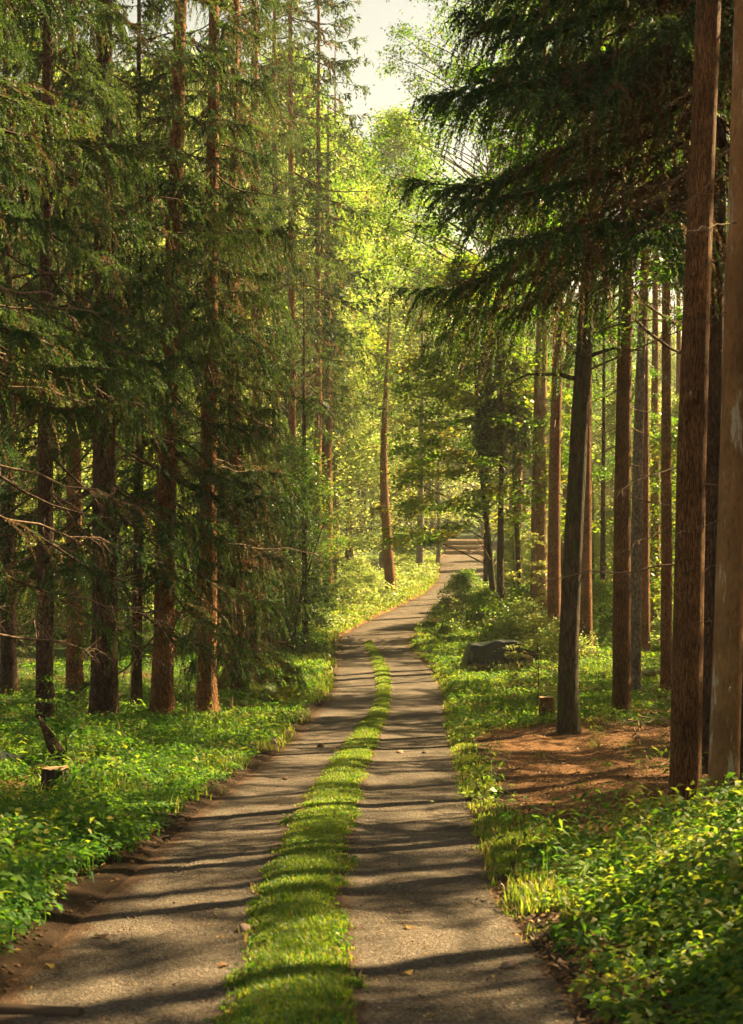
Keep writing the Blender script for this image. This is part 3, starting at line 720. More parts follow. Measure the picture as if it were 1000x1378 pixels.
def bg_tree(kind, x, y, key, zo, r, H, bark, sc, name):
    """background trees share a few trunk meshes"""
    placed.append((x, y))
    b = on_ground(x, y)
    root = empty(name, b, rs.rand() * PI2); tag(root, BGL[kind], 'tree', GRP[kind])
    tk = (round(r, 2), round(H), bark, rs.randint(2))
    if tk not in TR:
        hs = np.concatenate([[-.35, 0, .3, .8], np.arange(2, H, 2.0), [H]]); q = RS(len(TR) + 3)
        P = np.stack([np.cumsum(q.normal(0, .03, len(hs))), np.cumsum(q.normal(0, .03, len(hs))), hs], 1)
        V, Fq = tube(P, tk[0] * np.clip(1 - np.maximum(hs, 0) / (H * 1.02), .03, 1) ** .8 + .01, 10, wob=.06, seed=len(TR), flare=.35)
        mb = MB(); mb.add(V, Fq, 0); TR[tk] = mb.mesh('trunk', [M[bark]], True)
    link('trunk', TR[tk], root)
    link('crown', crown_mesh(key), root, (0, 0, zo), (0, 0, rs.rand() * PI2), sc)
    return root

def sky_limit(x, y):
    """tallest tree that leaves the sky gap between the crowns open"""
    px = CX + F * x / y
    if 455 < px < 575:
        return (689 - 205) / F * y + CAM_Z - float(G(x, y))
    return 99

for side in (-1, 1):
    n = 0; tries = 0
    while n < (54 if side < 0 else 44) and tries < 3000:
        tries += 1
        y = 40 + 125 * rs.rand() ** .8
        half = .27 * y + 3
        if side < 0: x = rs.uniform(-half, road_l(y) - 3.5)
        else: x = rs.uniform(road_r(y) + 3.5, half)
        if x * side < (road_l(y) * side if side < 0 else road_r(y)): continue
        gapd = (road_l(y) - x) if side < 0 else (x - road_r(y))
        if gapd < 3.5 or not free(x, y, 2.6): continue
        px = CX + F * x / y
        tall_ok = side < 0 or y > 150 or y < 56
        if 445 < px < 650 and y < 150 and y > 48: continue
        S = 'L' if side < 0 else 'R'
        u = rs.rand()
        if not tall_ok: bg_tree('u' + S, x, y, rs.choice(['under_a', 'broad_b']), 0, .05, 7, 'bark_moss', rs.uniform(.3, .45) if x < road_r(y) + 9 else rs.uniform(.7, .9), 'understorey_tree')
        elif y < 80:
            if u < (.42 if side < 0 else .35): bg_tree('s' + S, x, y, rs.choice(['thin', 'mid_b', 'thin']), rs.uniform(10, 14), rs.choice([.13, .17, .21]), 25, 'bark_red', rs.uniform(.8, 1.0), SPR)
            elif u < .88: bg_tree('u' + S, x, y, 'under_a', 0, .05, 7, 'bark_moss', rs.uniform(.8, 1.3), 'understorey_tree')
            else: bg_tree('b' + S, x, y, 'broad_b', 0, .1, 13, 'bark_grey', rs.uniform(.8, 1.1), 'broadleaf_tree')
        else:
            if u < .35: bg_tree('s' + S, x, y, rs.choice(['far_a', 'far_b']), rs.uniform(6, 11), rs.choice([.15, .2]), 26, 'bark_red', rs.uniform(.8, 1.05), SPR)
            elif u < .8: bg_tree('b' + S, x, y, rs.choice(['broad_a', 'broad_b', 'broad_c']), 0, .14, 20, 'bark_grey', rs.uniform(.8, 1.15), 'broadleaf_tree')
            else: bg_tree('u' + S, x, y, 'under_a', 0, .05, 7, 'bark_moss', rs.uniform(1, 1.5), 'understorey_tree')
        n += 1
# bright trees round the glade and off to the sun side
for (px, d, key, ytop, lab) in ((385, 98, 'broad_c', 60, 'tall sunlit broadleaf tree behind the combed spruce'), (432, 112, 'broad_a', 140, 'bright broadleaf tree behind the twin spruces of the verge'), (468, 128, 'broad_c', 175, 'bright pale tree behind the slender reddish pine'),
                          (500, 140, 'broad_a', 235, 'glowing yellow green tree behind the curved pine'), (536, 150, 'broad_c', 140, 'hazy blue green tree filling the foot of the sky gap'), (590, 118, 'broad_b', 330, 'bright low tree right behind the far log pile'),
                          (345, 90, 'broad_a', 120, 'sunlit broadleaf tree behind the tall reddish spruce'), (450, 92, 'broad_b', 420, 'small bright tree between the verge spruce and the slender pine')):
    x = (px - CX) / F * d; topz = {'broad_a': 20.5, 'broad_b': 13.5, 'broad_c': 24.5}[key]
    sc = ((CY - ytop) / F * d + CAM_Z - float(G(x, d))) / topz
    o = bg_tree('C', x, d, key, 0, .16, 20, 'bark_grey', sc, 'broadleaf_tree'); o['label'] = lab; del o['group']
for (px, d, H, sc, key, lab) in ((425, 76, 38, 1.45, 'far_a', 'tallest spruce left of the sky gap, top cut by the picture edge'), (372, 68, 36, 1.4, 'far_b', 'tall hazy spruce behind the curtained spruce'), (452, 104, 38, 1.3, 'far_b', 'slim spruce just left of the sky gap'),
                       (688, 98, 38, 1.3, 'far_a', 'tall spruce behind the maple crown'), (700, 84, 36, 1.4, 'far_b', 'tall spruce behind the orange trunks')):
    x = (px - CX) / F * d
    o = bg_tree('C', x, d, key, 10, .22, H, 'bark_red', sc, SPR); o['label'] = lab; del o['group']
for (px, d, key, sc, lab) in ((18, 70, 'broad_c', (1.06, 1.06, 1.25), 'tall sunlit broadleaf tree far behind the slim dark spruce by the picture edge'), (70, 86, 'broad_a', (1.23, 1.23, 1.45), 'tall sunlit broadleaf tree far behind the pale stem beside the slim dark spruce'), (112, 100, 'broad_c', (1.23, 1.23, 1.45), 'tall sunlit broadleaf tree far behind the thickest dark spruce'), (165, 80, 'broad_a', (1.19, 1.19, 1.40), 'tall sunlit broadleaf tree far behind the thinnest verge stem'), (205, 98, 'broad_c', (1.19, 1.19, 1.40), 'tall sunlit broadleaf tree far behind the leaning spruce'), (250, 84, 'broad_a', (1.27, 1.27, 1.50), 'tall sunlit broadleaf tree far behind the red brown bare stem'), (292, 104, 'broad_c', (1.27, 1.27, 1.50), 'tall sunlit broadleaf tree far behind the fern and the curtained spruce'), (335, 112, 'broad_a', (1.44, 1.44, 1.70), 'tall sunlit broadleaf tree far behind the tall reddish bare stem')):
    x = (px - CX) / F * d
    o = bg_tree('C', x, d, key, 0, .2, 28, 'bark_grey', sc, 'broadleaf_tree'); o['label'] = lab; del o['group']
# trees added off frame on the sun side, placed to shade the lanes
n = 0
for (x, y, key, zo, sc) in ((12, 19.5, 'hi_a', 5.5, .8), (18.5, 17, 'hi_b', 3, .85), (13.5, 27.5, 'hi_b', 6, .85), (22, 27, 'hi_a', 3, .85), (17.5, 34, 'hi_c', 5, .9),
                            (12.8, 39, 'hi_b', 7, 1.05), (11, 15.3, 'hi_c', 10, .95), (10, 11.8, 'hi_c', 9.5, .9), (11.6, 13.4, 'hi_c', 10, .8), (9.4, 9.6, 'hi_c', 9, .8), (15.5, 47, 'hi_b', 8, 1.1), (11.8, 45, 'hi_c', 9, 1.2), (24, 12, 'hi_b', 3, .85), (15, 9, 'hi_c', 4, .9), (9.5, 4.5, 'hi_b', 5, .8), (26, 38, 'hi_a', 4, .8), (16, 43, 'hi_c', 6, .9)):
    placed.append((x, y)); o = bg_tree('sR', x, y, key, zo, .21, 26, 'bark_red', sc, SPR); o['label'] = 'spruce added off frame on the sunny side to shade the road'; o['group'] = 'spruces shading the road'
for (x, y) in ((8.8, 10.8), (5.4, 7.6), (10.5, 14.2)):  # single young spruces put in off frame as shade casters
    o = bg_tree('sR', x, y, 'hi_c', 1.0, .09, 12, 'bark_red', .56, SPR); o['label'] = 'young spruce added off frame on the sunny side to shade the road'; o['group'] = 'young spruces shading the road'
for (x, y, sc) in ((8.6, 9.2, 1.0), (13, 6, 1.2)):  # small off-frame trees put in to dapple the sun on the road
    o = bg_tree('uR', x, y, 'under_a', 0, .05, 7, 'bark_moss', sc, 'understorey_tree'); o['label'] = 'small tree added off frame on the sunny side to shade the road'; o['group'] = 'small trees shading the road'
for (px, d, key, sc) in ((870, 70, 'under_a', .9), (925, 62, 'under_a', 1.1), (905, 80, 'broad_b', .7), (865, 92, 'under_a', 1.2), (940, 86, 'broad_b', .9), (840, 108, 'broad_b', .8), (900, 118, 'broad_a', .9), (800, 128, 'broad_b', .9), (760, 150, 'broad_c', 1.0), (700, 158, 'broad_a', 1.1), (815, 155, 'broad_a', 1.2), (670, 165, 'broad_c', 1.1), (730, 175, 'broad_c', 1.3), (860, 160, 'broad_c', 1.1)):
    bg_tree('uR', (px - CX) / F * d, d, key, 0, .06, 9, 'bark_moss', sc, 'understorey_tree')
q = RS(67)  # half grown spruces added off frame to shade the middle stretch
for k in range(12):
    if k in (1, 2, 3, 5): continue
    y = 21 + 2.15 * k + q.uniform(-.5, .5); x = .25 * y + 3.3 + q.uniform(0, 2.5)
    o = bg_tree('sR', x, y, 'hi_c', q.uniform(1.5, 4), .11, 15, 'bark_red', q.uniform(.6, .85), SPR); o['label'] = 'half grown spruce added off frame on the sunny side to shade the road'; o['group'] = 'half grown spruces shading the road'
for (px, d, r) in ((762, 74, .17), (880, 58, .19), (822, 84, .16), (700, 80, .15), (912, 70, .18)):
    bg_tree('sR', (px - CX) / F * d, d, 'thin', 13, r, 25, 'bark_red', .8, SPR)
q = RS(66)  # young spruce row added off frame to streak the road with shade
for k in (0, 1, 2, 3, 6, 7, 8, 9, 10, 11, 12, 13, 14):
    y = 5 + 2.05 * k + q.uniform(-.5, .5); x = .25 * y + 3.0 + q.uniform(0, 2.2) + (1.5 if k % 3 == 0 else 0)
    o = bg_tree('sR', x, y, 'hi_c', q.uniform(.6, 2.2), .09, 12, 'bark_red', q.uniform(.5, .62), SPR); o['label'] = 'young spruce added off frame on the sunny side to shade the road'; o['group'] = 'young spruces shading the road'
o = bg_tree('C', 5.55, 71, 'beech_tall', 0, .15, 26, 'bark_moss', (1, 1, 1.5), 'beech_tree'); o['label'] = 'tall beech above the maple, its leaves edging the sky gap'; del o['group']
# beyond the end of the road
n = 0
while n < 34:
    y = rs.uniform(150, 250); x = rs.uniform(-.12 * y, .16 * y)
    if not free(x, y, 3.5): continue
    key = rs.choice(['broad_a', 'broad_b', 'broad_c', 'far_a'])
    topz = {'broad_a': 20.5, 'broad_b': 13.5, 'broad_c': 24.5, 'far_a': 26}[key]
    sc = min(rs.uniform(.9, 1.35), sky_limit(x, y) / topz)
    bg_tree('C', x, y, key, 6 if key == 'far_a' else 0, .16, 20, 'bark_grey', sc, 'distant_tree'); n += 1

# shrubs
SHL = {'L': 'leafy green shrub growing among the left hand stems', 'R': 'leafy green shrub growing among the right hand stems'}
for side in (-1, 1):
    n = 0
    while n < 34:
        y = 46 + 95 * rs.rand(); half = .26 * y
        x = rs.uniform(-half, road_l(y) - 1.6) if side < 0 else rs.uniform(road_r(y) + 1.8, half)
        px = CX + F * x / y
        if side > 0 and px < 640 and y < 120: continue
        S = 'L' if side < 0 else 'R'
        o = empty('shrub', on_ground(x, y), rs.rand() * PI2); tag(o, SHL[S], 'shrub', 'shrubs among the %s stems' % ('left' if side < 0 else 'right'))
        link('foliage', crown_mesh(rs.choice(['shrub_a', 'shrub_b'])), o, None, None, rs.uniform(.7, 1.25)); n += 1

def bush(name, label, px, py, key, sc, cat='shrub', dx=0, stems=3, h=1.2, bark='bark_moss'):
    b = at(px, py); o = empty(name, b, rs.rand() * PI2); tag(o, label, cat)
    link('foliage', crown_mesh(key), o, None, None, sc)
    mb = MB(); q = RS(int(px))
    for k in range(stems):
        a = q.rand() * PI2; t = np.linspace(0, 1, 5)
        P = np.stack([math.cos(a) * .25 * h * t ** 1.5, math.sin(a) * .25 * h * t ** 1.5, h * t - .1], 1)
        V, Fq = tube(P, np.interp(t, [0, 1], [.02 + .006 * h, .006]), 6); mb.add(V, Fq, 0)
    link('stem', mb.mesh('stem', [M[bark]], True), o)
    return o
bush('hazel_bush', 'tall hazel thicket with small shining leaves beside the left lane', 392, 885, 'hazel', 1.0, stems=5, h=5)
bush('hazel_bush', 'lower hazel thicket behind the tall one at the verge', 372, 868, 'hazel', .75, stems=5, h=4)
bush('hazel_bush', 'slim sunlit hazel thicket next to the brown verge spruce', 415, 848, 'hazel', .62, stems=4, h=3)
bush('bramble_bush', 'round green bramble bush on the inner bend of the road', 618, 838, 'shrub_b', .8)
bush('bramble_bush', 'low bramble mound nearest the lane below the bend', 590, 868, 'shrub_b', .55)
bush('bramble_bush', 'dark bramble bush in front of the leaning maple', 655, 868, 'shrub_b', .75)
bush('bramble_bush', 'bramble bush behind the slender leaning beech', 705, 862, 'shrub_b', .8)
bush('bramble_bush', 'upright bush by the maple with a tall leafy tip', 628, 822, 'shrub_b', .75)
# ------------------------------------------------------------------ low plants (nobody could count these)
def herb_field(name, label, P, hgt, nl, leaf, seed, m='herb', rad=.14, cat='undergrowth', varb=(.1, .8), stems=True, asp=.62):
    q = RS(seed); n = len(P); idx = np.repeat(np.arange(n), nl); k = len(idx)
    a = q.rand(k) * PI2; rr = rad * np.sqrt(q.rand(k)) * (hgt[idx] / hgt.mean()) ** .5
    f = q.uniform(.25, 1, k) ** .7
    p = P[idx] + np.stack([np.cos(a) * rr, np.sin(a) * rr, hgt[idx] * f], 1)
    out = np.stack([np.cos(a), np.sin(a), q.uniform(-.55, .25, k)], 1)
    D = unit(out + q.normal(0, .25, (k, 3)))
    Nn = unit(np.array([0, 0, 1.]) + q.normal(0, .35, (k, 3))); Nn = unit(Nn - D * (Nn * D).sum(1)[:, None])
    L = leaf[idx] * q.uniform(.55, 1.25, k)
    pv = q.uniform(*varb, n)
    var = np.clip(pv[idx] + q.normal(0, .08, k) + (f - .6) * .15 + (q.rand(k) < .02) * .4, 0, 1)
    # six point leaves: two halves meeting at a mid rib
    S = unit(np.cross(D, Nn)); W = (L * asp)[:, None]; Lc = L[:, None]
    b = p; tip = p + D * Lc - Nn * Lc * .16; r1 = p + D * Lc * .5 + Nn * Lc * .02
    l1 = p + D * Lc * .38 + S * W * .5 + Nn * Lc * .1; l2 = p + D * Lc * .38 - S * W * .5 + Nn * Lc * .1
    V = np.stack([b, l1, r1, l2, tip], 1).reshape(-1, 3)
    i = np.arange(k)[:, None] * 5
    F3 = np.concatenate([i + [0, 2, 1], i + [0, 3, 2], i + [1, 2, 4], i + [2, 3, 4]])
    mb = MB(); mb.add(V, F3, 0, np.repeat(var, 5))
    if stems:
        w = .0035
        s0 = P; s1 = P + np.stack([q.normal(0, .02, n), q.normal(0, .02, n), hgt * .95], 1)
        V = np.stack([s0 + [w, 0, 0], s0 - [w, 0, 0], s1], 1).reshape(-1, 3)
        mb.add(V, np.arange(n * 3).reshape(-1, 3), 0, .35)
    return tag(link(name, mb.mesh(name, [M[m]])), label, cat, kind='stuff')

def blades(name, label, P, hgt, nb, seed, m='grass', spread=.05, width=.006, cat='grass', varb=(.1, .8)):
    q = RS(seed); n = len(P); idx = np.repeat(np.arange(n), nb); k = len(idx)
    a = q.rand(k) * PI2; rr = spread * np.sqrt(q.rand(k))
    b = P[idx] + np.stack([np.cos(a) * rr, np.sin(a) * rr, np.full(k, -.01)], 1)
    h = hgt[idx] * q.uniform(.5, 1.2, k)
    la = q.rand(k) * PI2; lean = q.uniform(.1, .75, k) * h
    D = np.stack([np.cos(la), np.sin(la), np.zeros(k)], 1)
    S = np.stack([-np.sin(la), np.cos(la), np.zeros(k)], 1) * (width * q.uniform(.7, 1.3, k) * np.maximum(1, b[:, 1] / 22))[:, None]
    mid = b + D * (lean * .35)[:, None] + np.array([0, 0, 1.]) * (h * .6)[:, None]
    tip = b + D * lean[:, None] + np.array([0, 0, 1.]) * (h * np.sqrt(np.maximum(.05, 1 - (lean / np.maximum(h, .01)) ** 2 * .6)))[:, None]
    V = np.stack([b - S, b + S, mid - S * .8, mid + S * .8, tip], 1).reshape(-1, 3)
    i = np.arange(k)[:, None] * 5
    mb = MB(); var = np.clip(q.uniform(*varb, n)[idx] + q.normal(0, .12, k), 0, 1)
    F4 = i + [0, 1, 3, 2]; F3 = i + [2, 3, 4]
    mb.add(V, F4, 0, np.repeat(var, 5)); mb.F3.append(F3); mb.M3.append(np.zeros(len(F3), int))
    return tag(link(name, mb.mesh(name, [M[m]])), label, cat, kind='stuff')

def samp(n, y0, y1, fx0, fx1, seed, keep, zf=G, power=1.0):
    """random points for y in y0..y1 (denser near the camera for power > 1), x between two edge functions, thinned by keep(x,y)"""
    q = RS(seed); y = y0 + (y1 - y0) * q.rand(n) ** power
    a = fx0(y); b = fx1(y); x = a + (b - a) * q.rand(n)
    k = q.rand(n) < keep(x, y)
    x, y = x[k], y[k]
    return np.stack([x, y, zf(x, y)], 1)

# left verge: low leafy herbs
P = samp(31000, 5.5, 62, lambda y: np.maximum(-.29 * y - 1, road_l(y) - 9), lambda y: road_l(y) - .22, 301,
         lambda x, y: sstep(.22, .42, fbm(x, y, .8, 31)) * sstep(0.12, .5, road_l(y) - x) * np.where((road_l(y) - x) > 5, .55, 1) * np.clip(14 / y, .3, 1), power=1.25)
tall = fbm(P[:, 0], P[:, 1], .6, 33)
herb_field('undergrowth', 'low leafy herbs covering the verge left of the road', P, .10 + .30 * sstep(.35, .7, tall), 14, .042 + .028 * sstep(.4, .7, tall) + .0007 * P[:, 1], 302, rad=.17)
P = samp(2600, 6, 42, lambda y: np.maximum(-.29 * y - 1, road_l(y) - 8), lambda y: road_l(y) - .4, 305, lambda x, y: sstep(.5, .62, fbm(x, y, .7, 35)) * np.clip(14 / y, .3, 1), power=1.25)
herb_field('undergrowth', 'broad pale leaved plants dotted over the left verge', P, RS(6).uniform(.18, .5, len(P)), 8, np.full(len(P), .085), 306, rad=.2, varb=(.5, 1))
P = samp(900, 8, 40, lambda y: np.maximum(-.29 * y - 1, road_l(y) - 8), lambda y: road_l(y) - .6, 307, lambda x, y: .6 * sstep(.4, .6, fbm(x, y, .5, 36)))
blades('dry_grass', 'thin straw coloured stalks standing among the verge herbs', P, RS(7).uniform(.25, .6, len(P)), 3, 308, m='drygrass', spread=.06, width=.004, varb=(.2, 1))
P = samp(3000, 6, 46, lambda y: np.maximum(-.29 * y - 1, road_l(y) - 9), lambda y: road_l(y) - .3, 309, lambda x, y: sstep(.42, .6, fbm(x, y, .9, 37)) * np.clip(14 / y, .3, 1), power=1.25)
herb_field('undergrowth', 'narrow leaved seedlings mixed through the left verge', P, RS(9).uniform(.15, .45, len(P)), 16, np.full(len(P), .12), 310, rad=.14, varb=(.1, .9), asp=.22)
P = samp(1500, 6, 60, lambda y: road_r(y) + .25, lambda y: np.minimum(road_r(y) + 7, .28 * y + 1), 315, lambda x, y: np.where((y > 14) & (y < 28), .12, 1) * sstep(.4, .6, fbm(x, y, .9, 38)))
herb_field('undergrowth', 'narrow leaved seedlings mixed through the right verge', P, RS(9).uniform(.15, .5, len(P)), 16, np.full(len(P), .12), 316, rad=.16, varb=(.2, 1), asp=.24)
# right foreground thicket
def kr(x, y):
    s = x - road_r(y)
    return np.maximum(sstep(.15 + .35 * vnoise(y, y * 0, 1.1, 4), .9, s), .25 * sstep(.1, .3, s)) * sstep(12.6, 11.3, y + .09 * s) * sstep(.22, .42, fbm(x, y, 1.1, 41))
P = samp(4600, 5.5, 16, lambda y: road_r(y), lambda y: .29 * y + 1.5, 311, kr)
s_ = P[:, 0] - road_r(P[:, 1])
hh = (.09 + .42 * sstep(.3, 1.6, s_)) * RS(3).uniform(.6, 1.15, len(P)) * (.7 + .6 * vnoise(P[:, 0], P[:, 1], .9, 44))
herb_field('undergrowth', 'dense tall nettle like thicket filling the verge right of the road', P, hh, 32, .06 + .04 * sstep(.3, .8, hh), 312, rad=.24, varb=(.3, 1.0))
# right verge from the brown floor to the bend
def kv(x, y):
    s = x - road_r(y)
    return sstep(.05, .5, s) * np.where(y + .12 * s < 28.5 + 2 * fbm(x, y, .6, 55), sstep(.6, .2, s) * .4, 1) * sstep(.25, .5, fbm(x, y, .9, 51)) * np.where(s > 4.5, .45, 1)
P = samp(14000, 15, 62, lambda y: road_r(y), lambda y: np.minimum(road_r(y) + 9, .28 * y + 1), 321, kv, power=1.0)
herb_field('undergrowth', 'sunny yellow green herbs along the inner verge before the bend', P, .08 + .28 * fbm(P[:, 0], P[:, 1], .7, 52), 10, .06 + .0008 * P[:, 1], 322, rad=.2, varb=(.3, .95))
# far verges and glade floor
P = samp(14000, 60, 150, lambda y: -.27 * y - 2, lambda y: road_l(y) - .5, 331, lambda x, y: sstep(.3, .5, fbm(x, y, .35, 61)) * np.clip(60 / y, .3, 1))
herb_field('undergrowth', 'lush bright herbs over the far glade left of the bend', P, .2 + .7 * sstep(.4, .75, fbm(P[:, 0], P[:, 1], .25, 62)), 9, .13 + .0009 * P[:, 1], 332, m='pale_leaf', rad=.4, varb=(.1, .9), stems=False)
P = samp(13000, 55, 150, lambda y: road_r(y) + .5, lambda y: .28 * y + 2, 341, lambda x, y: sstep(.32, .55, fbm(x, y, .35, 71)) * np.clip(60 / y, .3, 1))
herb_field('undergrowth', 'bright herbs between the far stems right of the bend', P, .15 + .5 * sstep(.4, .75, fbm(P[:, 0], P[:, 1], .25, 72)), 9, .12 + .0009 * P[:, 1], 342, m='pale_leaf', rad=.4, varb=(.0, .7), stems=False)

# grass: centre strip
def rz(x, y): return road_z(x, y) + .02
def ks(x, y):
    c = (strip_l(y) + strip_r(y)) / 2; w = (strip_r(y) - strip_l(y)) / 2
    t = np.abs(x - c) / np.maximum(w, .02)
    return sstep(.95, .5, t + (fbm(x, y, 3.5, 81) - .5) * .9) * np.clip(13 / y, .12, 1)
P = samp(52000, 5, 57.5, lambda y: strip_l(y) - .07, lambda y: strip_r(y) + .07, 351, ks, rz, power=1.35)
cs = np.abs(P[:, 0] - (strip_l(P[:, 1]) + strip_r(P[:, 1])) / 2) / np.maximum((strip_r(P[:, 1]) - strip_l(P[:, 1])) / 2, .02)
hs_ = (.026 + .04 * sstep(1.1, .2, cs)) * (.8 + .4 * vnoise(P[:, 0], P[:, 1], 1.6, 82))
W_ = P[RS(12).rand(len(P)) < .05]
herb_field('undergrowth', 'small flat weeds growing in the grass strip', W_, np.full(len(W_), .045), 9, np.full(len(W_), .038), 353, rad=.06, varb=(.2, .8), stems=False)
W_ = P[RS(13).rand(len(P)) < .05]
blades('dry_grass', 'dry straw blades mixed into the grass strip', W_, np.full(len(W_), .07), 4, 354, m='drygrass', spread=.06, width=.005, varb=(.1, .9))
blades('grass', 'bright green grass strip running between the two wheel lanes', P, hs_, 7, 352, spread=.04, varb=(.05, .85))
# grass: right edge, bend and left edge
def ke(x, y):
    s = x - road_r(y)
    return sstep(-.05, .2, s) * np.where((y > 15) & (y < 28), sstep(.75, .3, s + .5 * fbm(x, y, 1, 91)), sstep(1.3, .5, s + .5 * fbm(x, y, 1, 91))) * np.clip(18 / y, .2, 1) * sstep(.28, .5, fbm(x, y, 1.4, 92)) * sstep(8.5, 10.5, y)
P = samp(20000, 8, 64, lambda y: road_r(y) - .08, lambda y: road_r(y) + 1.5, 361, ke, power=1.2)
blades('grass', 'yellow green grass fringe along the right edge of the road', P, .035 + .075 * vnoise(P[:, 0], P[:, 1], 1.2, 93), 8, 362, spread=.07, varb=(.3, .95))
def kg(x, y):
    s = road_l(y) - x
    return sstep(-.05, .3, s) * sstep(4.5, 2, s) * np.clip(40 / y, .3, 1) * np.where(y < 36, .5 * sstep(.35, .55, fbm(x, y, .8, 94)), 1)
P = samp(16000, 12, 130, lambda y: road_l(y) - 4.5, lambda y: road_l(y) + .05, 371, kg)
blades('grass', 'bright grass along the left edge of the road up to the bend', P, .08 + .2 * vnoise(P[:, 0], P[:, 1], .9, 95), 8, 372, spread=.12, width=.007, varb=(.3, .9))
P = samp(9000, 17, 60, lambda y: road_r(y) + 1, lambda y: np.minimum(.28 * y + 1, road_r(y) + 12), 381, lambda x, y: sstep(.45, .62, fbm(x, y, .5, 96)) * np.where(y < 29, .03, 1))
blades('grass', 'loose grass patches on the brown floor among the right hand stems', P, .08 + .2 * vnoise(P[:, 0], P[:, 1], .9, 97), 8, 382, spread=.12, width=.006, varb=(.2, .9))
# dry grass before the tarp
b = at(655, 903); q = RS(8)
P = np.stack([b.x + q.uniform(-.7, .9, 80), b.y + q.uniform(-.5, .3, 80), np.zeros(80)], 1); P[:, 2] = G(P[:, 0], P[:, 1])
blades('dry_grass', 'straw coloured dry grass tuft in front of the tarp', P, np.full(80, .42), 7, 391, m='drygrass', spread=.1, width=.008, varb=(.2, 1))

# leaf litter and gravel
def litter(name, label, P, size, seed, m, cat):
    q = RS(seed); n = len(P)
    D = unit(np.stack([q.normal(0, 1, n), q.normal(0, 1, n), q.normal(0, .25, n)], 1)); Nn = unit(np.array([0, 0, 1.]) + q.normal(0, .35, (n, 3)))
    Nn = unit(Nn - D * (Nn * D).sum(1)[:, None])
    V, Fq = leaf_quads(P + [0, 0, .012], D, Nn, size * q.uniform(.5, 1.3, n), size * q.uniform(.3, .8, n), .2)
    mb = MB(); mb.add(V, Fq, 0, np.repeat(q.rand(n), 4))
    return tag(link(name, mb.mesh(name, [M[m]])), label, cat, kind='stuff')
P = samp(52000, 6, 45, lambda y: road_r(y) - .05, lambda y: .29 * y + 1, 401, lambda x, y: np.clip(16 / y, .2, 1) * (.4 + .6 * vnoise(x, y, .8, 3)), power=1.2)
litter('fallen_leaves', 'brown fallen leaves over the forest floor on the right', P, .045, 402, 'litter', 'leaves')
P = samp(9000, 6, 45, lambda y: road_l(y) - 6, lambda y: road_l(y) + .05, 403, lambda x, y: np.clip(16 / y, .2, 1) * sstep(3, 0, road_l(y) - x), power=1.2)
litter('fallen_leaves', 'brown fallen leaves along the verge on the left', P, .05, 404, 'litter', 'leaves')
P = samp(1700, 6, 40, road_l, road_r, 405, lambda x, y: .25 + .75 * sstep(.35, .5, np.abs((x - road_l(y)) / (road_r(y) - road_l(y)) - .5)), rz)
P[:, 2] -= .015
litter('fallen_leaves', 'few brown leaves lying on the gravel lanes', P, .03, 406, 'litter', 'leaves')

def lumps(name, label, P, size, seed, m, cat, kind='stuff'):
    q = RS(seed); n = len(P)
    o = np.array([[1, 0, 0], [-1, 0, 0], [0, 1, 0], [0, -1, 0], [0, 0, 1], [0, 0, -1]], float)
    f = np.array([[0, 2, 4], [2, 1, 4], [1, 3, 4], [3, 0, 4], [2, 0, 5], [1, 2, 5], [3, 1, 5], [0, 3, 5]])
    ang = q.rand(n) * PI2; c, s = np.cos(ang), np.sin(ang)
    sc = size * q.uniform(.5, 1.5, n)
    v = o[None] * q.uniform(.55, 1.2, (n, 6, 3)) * np.array([1, .8, .6]) * sc[:, None, None]
    v = np.stack([v[..., 0] * c[:, None] - v[..., 1] * s[:, None], v[..., 0] * s[:, None] + v[..., 1] * c[:, None], v[..., 2]], -1) + P[:, None]
    F3 = (f[None] + (np.arange(n) * 6)[:, None, None]).reshape(-1, 3)
    me = build_mesh(name, v.reshape(-1, 3), [F3], [M[m]], None, None, False)
    return tag(link(name, me), label, cat, kind=kind)
P = samp(22000, 5, 30, road_l, road_r, 411, lambda x, y: np.clip(9 / y, .15, 1) * sstep(.02, .1, np.minimum(x - road_l(y), road_r(y) - x)) * (np.abs(x - (strip_l(y) + strip_r(y)) / 2) > (strip_r(y) - strip_l(y)) / 2), rz, power=1.4)
P[:, 2] -= .022
litter('fallen_leaves', 'thin brown needles and bark bits strewn on the two wheel lanes', samp(10000, 5, 34, lambda y: road_l(y) + .02, lambda y: road_r(y) - .02, 407, lambda x, y: np.clip(10 / y, .2, 1) * sstep(.38, .62, fbm(x, y, 1.2, 43)), lambda x, y: rz(x, y) - .026, power=1.3), .024, 408, 'litter', 'leaves')
lumps('gravel', 'small loose gravel stones on the two wheel lanes', P, .0085, 412, 'stone', 'gravel')
P = samp(3800, 6, 42, lambda y: road_l(y) - .45, lambda y: road_l(y) + .12, 413, lambda x, y: sstep(.42, .6, fbm(x, y, .9, 14)) * np.clip(16 / y, .3, 1))
lumps('loose_dirt', 'dark crumbled soil along the left edge of the road', P, .022, 414, 'dirt', 'soil')
P = samp(1800, 6, 42, lambda y: road_r(y) - .1, lambda y: road_r(y) + .35, 415, lambda x, y: sstep(.5, .65, fbm(x, y, .9, 15)))
lumps('loose_dirt', 'dark crumbled soil along the right edge of the road', P, .018, 416, 'dirt', 'soil')

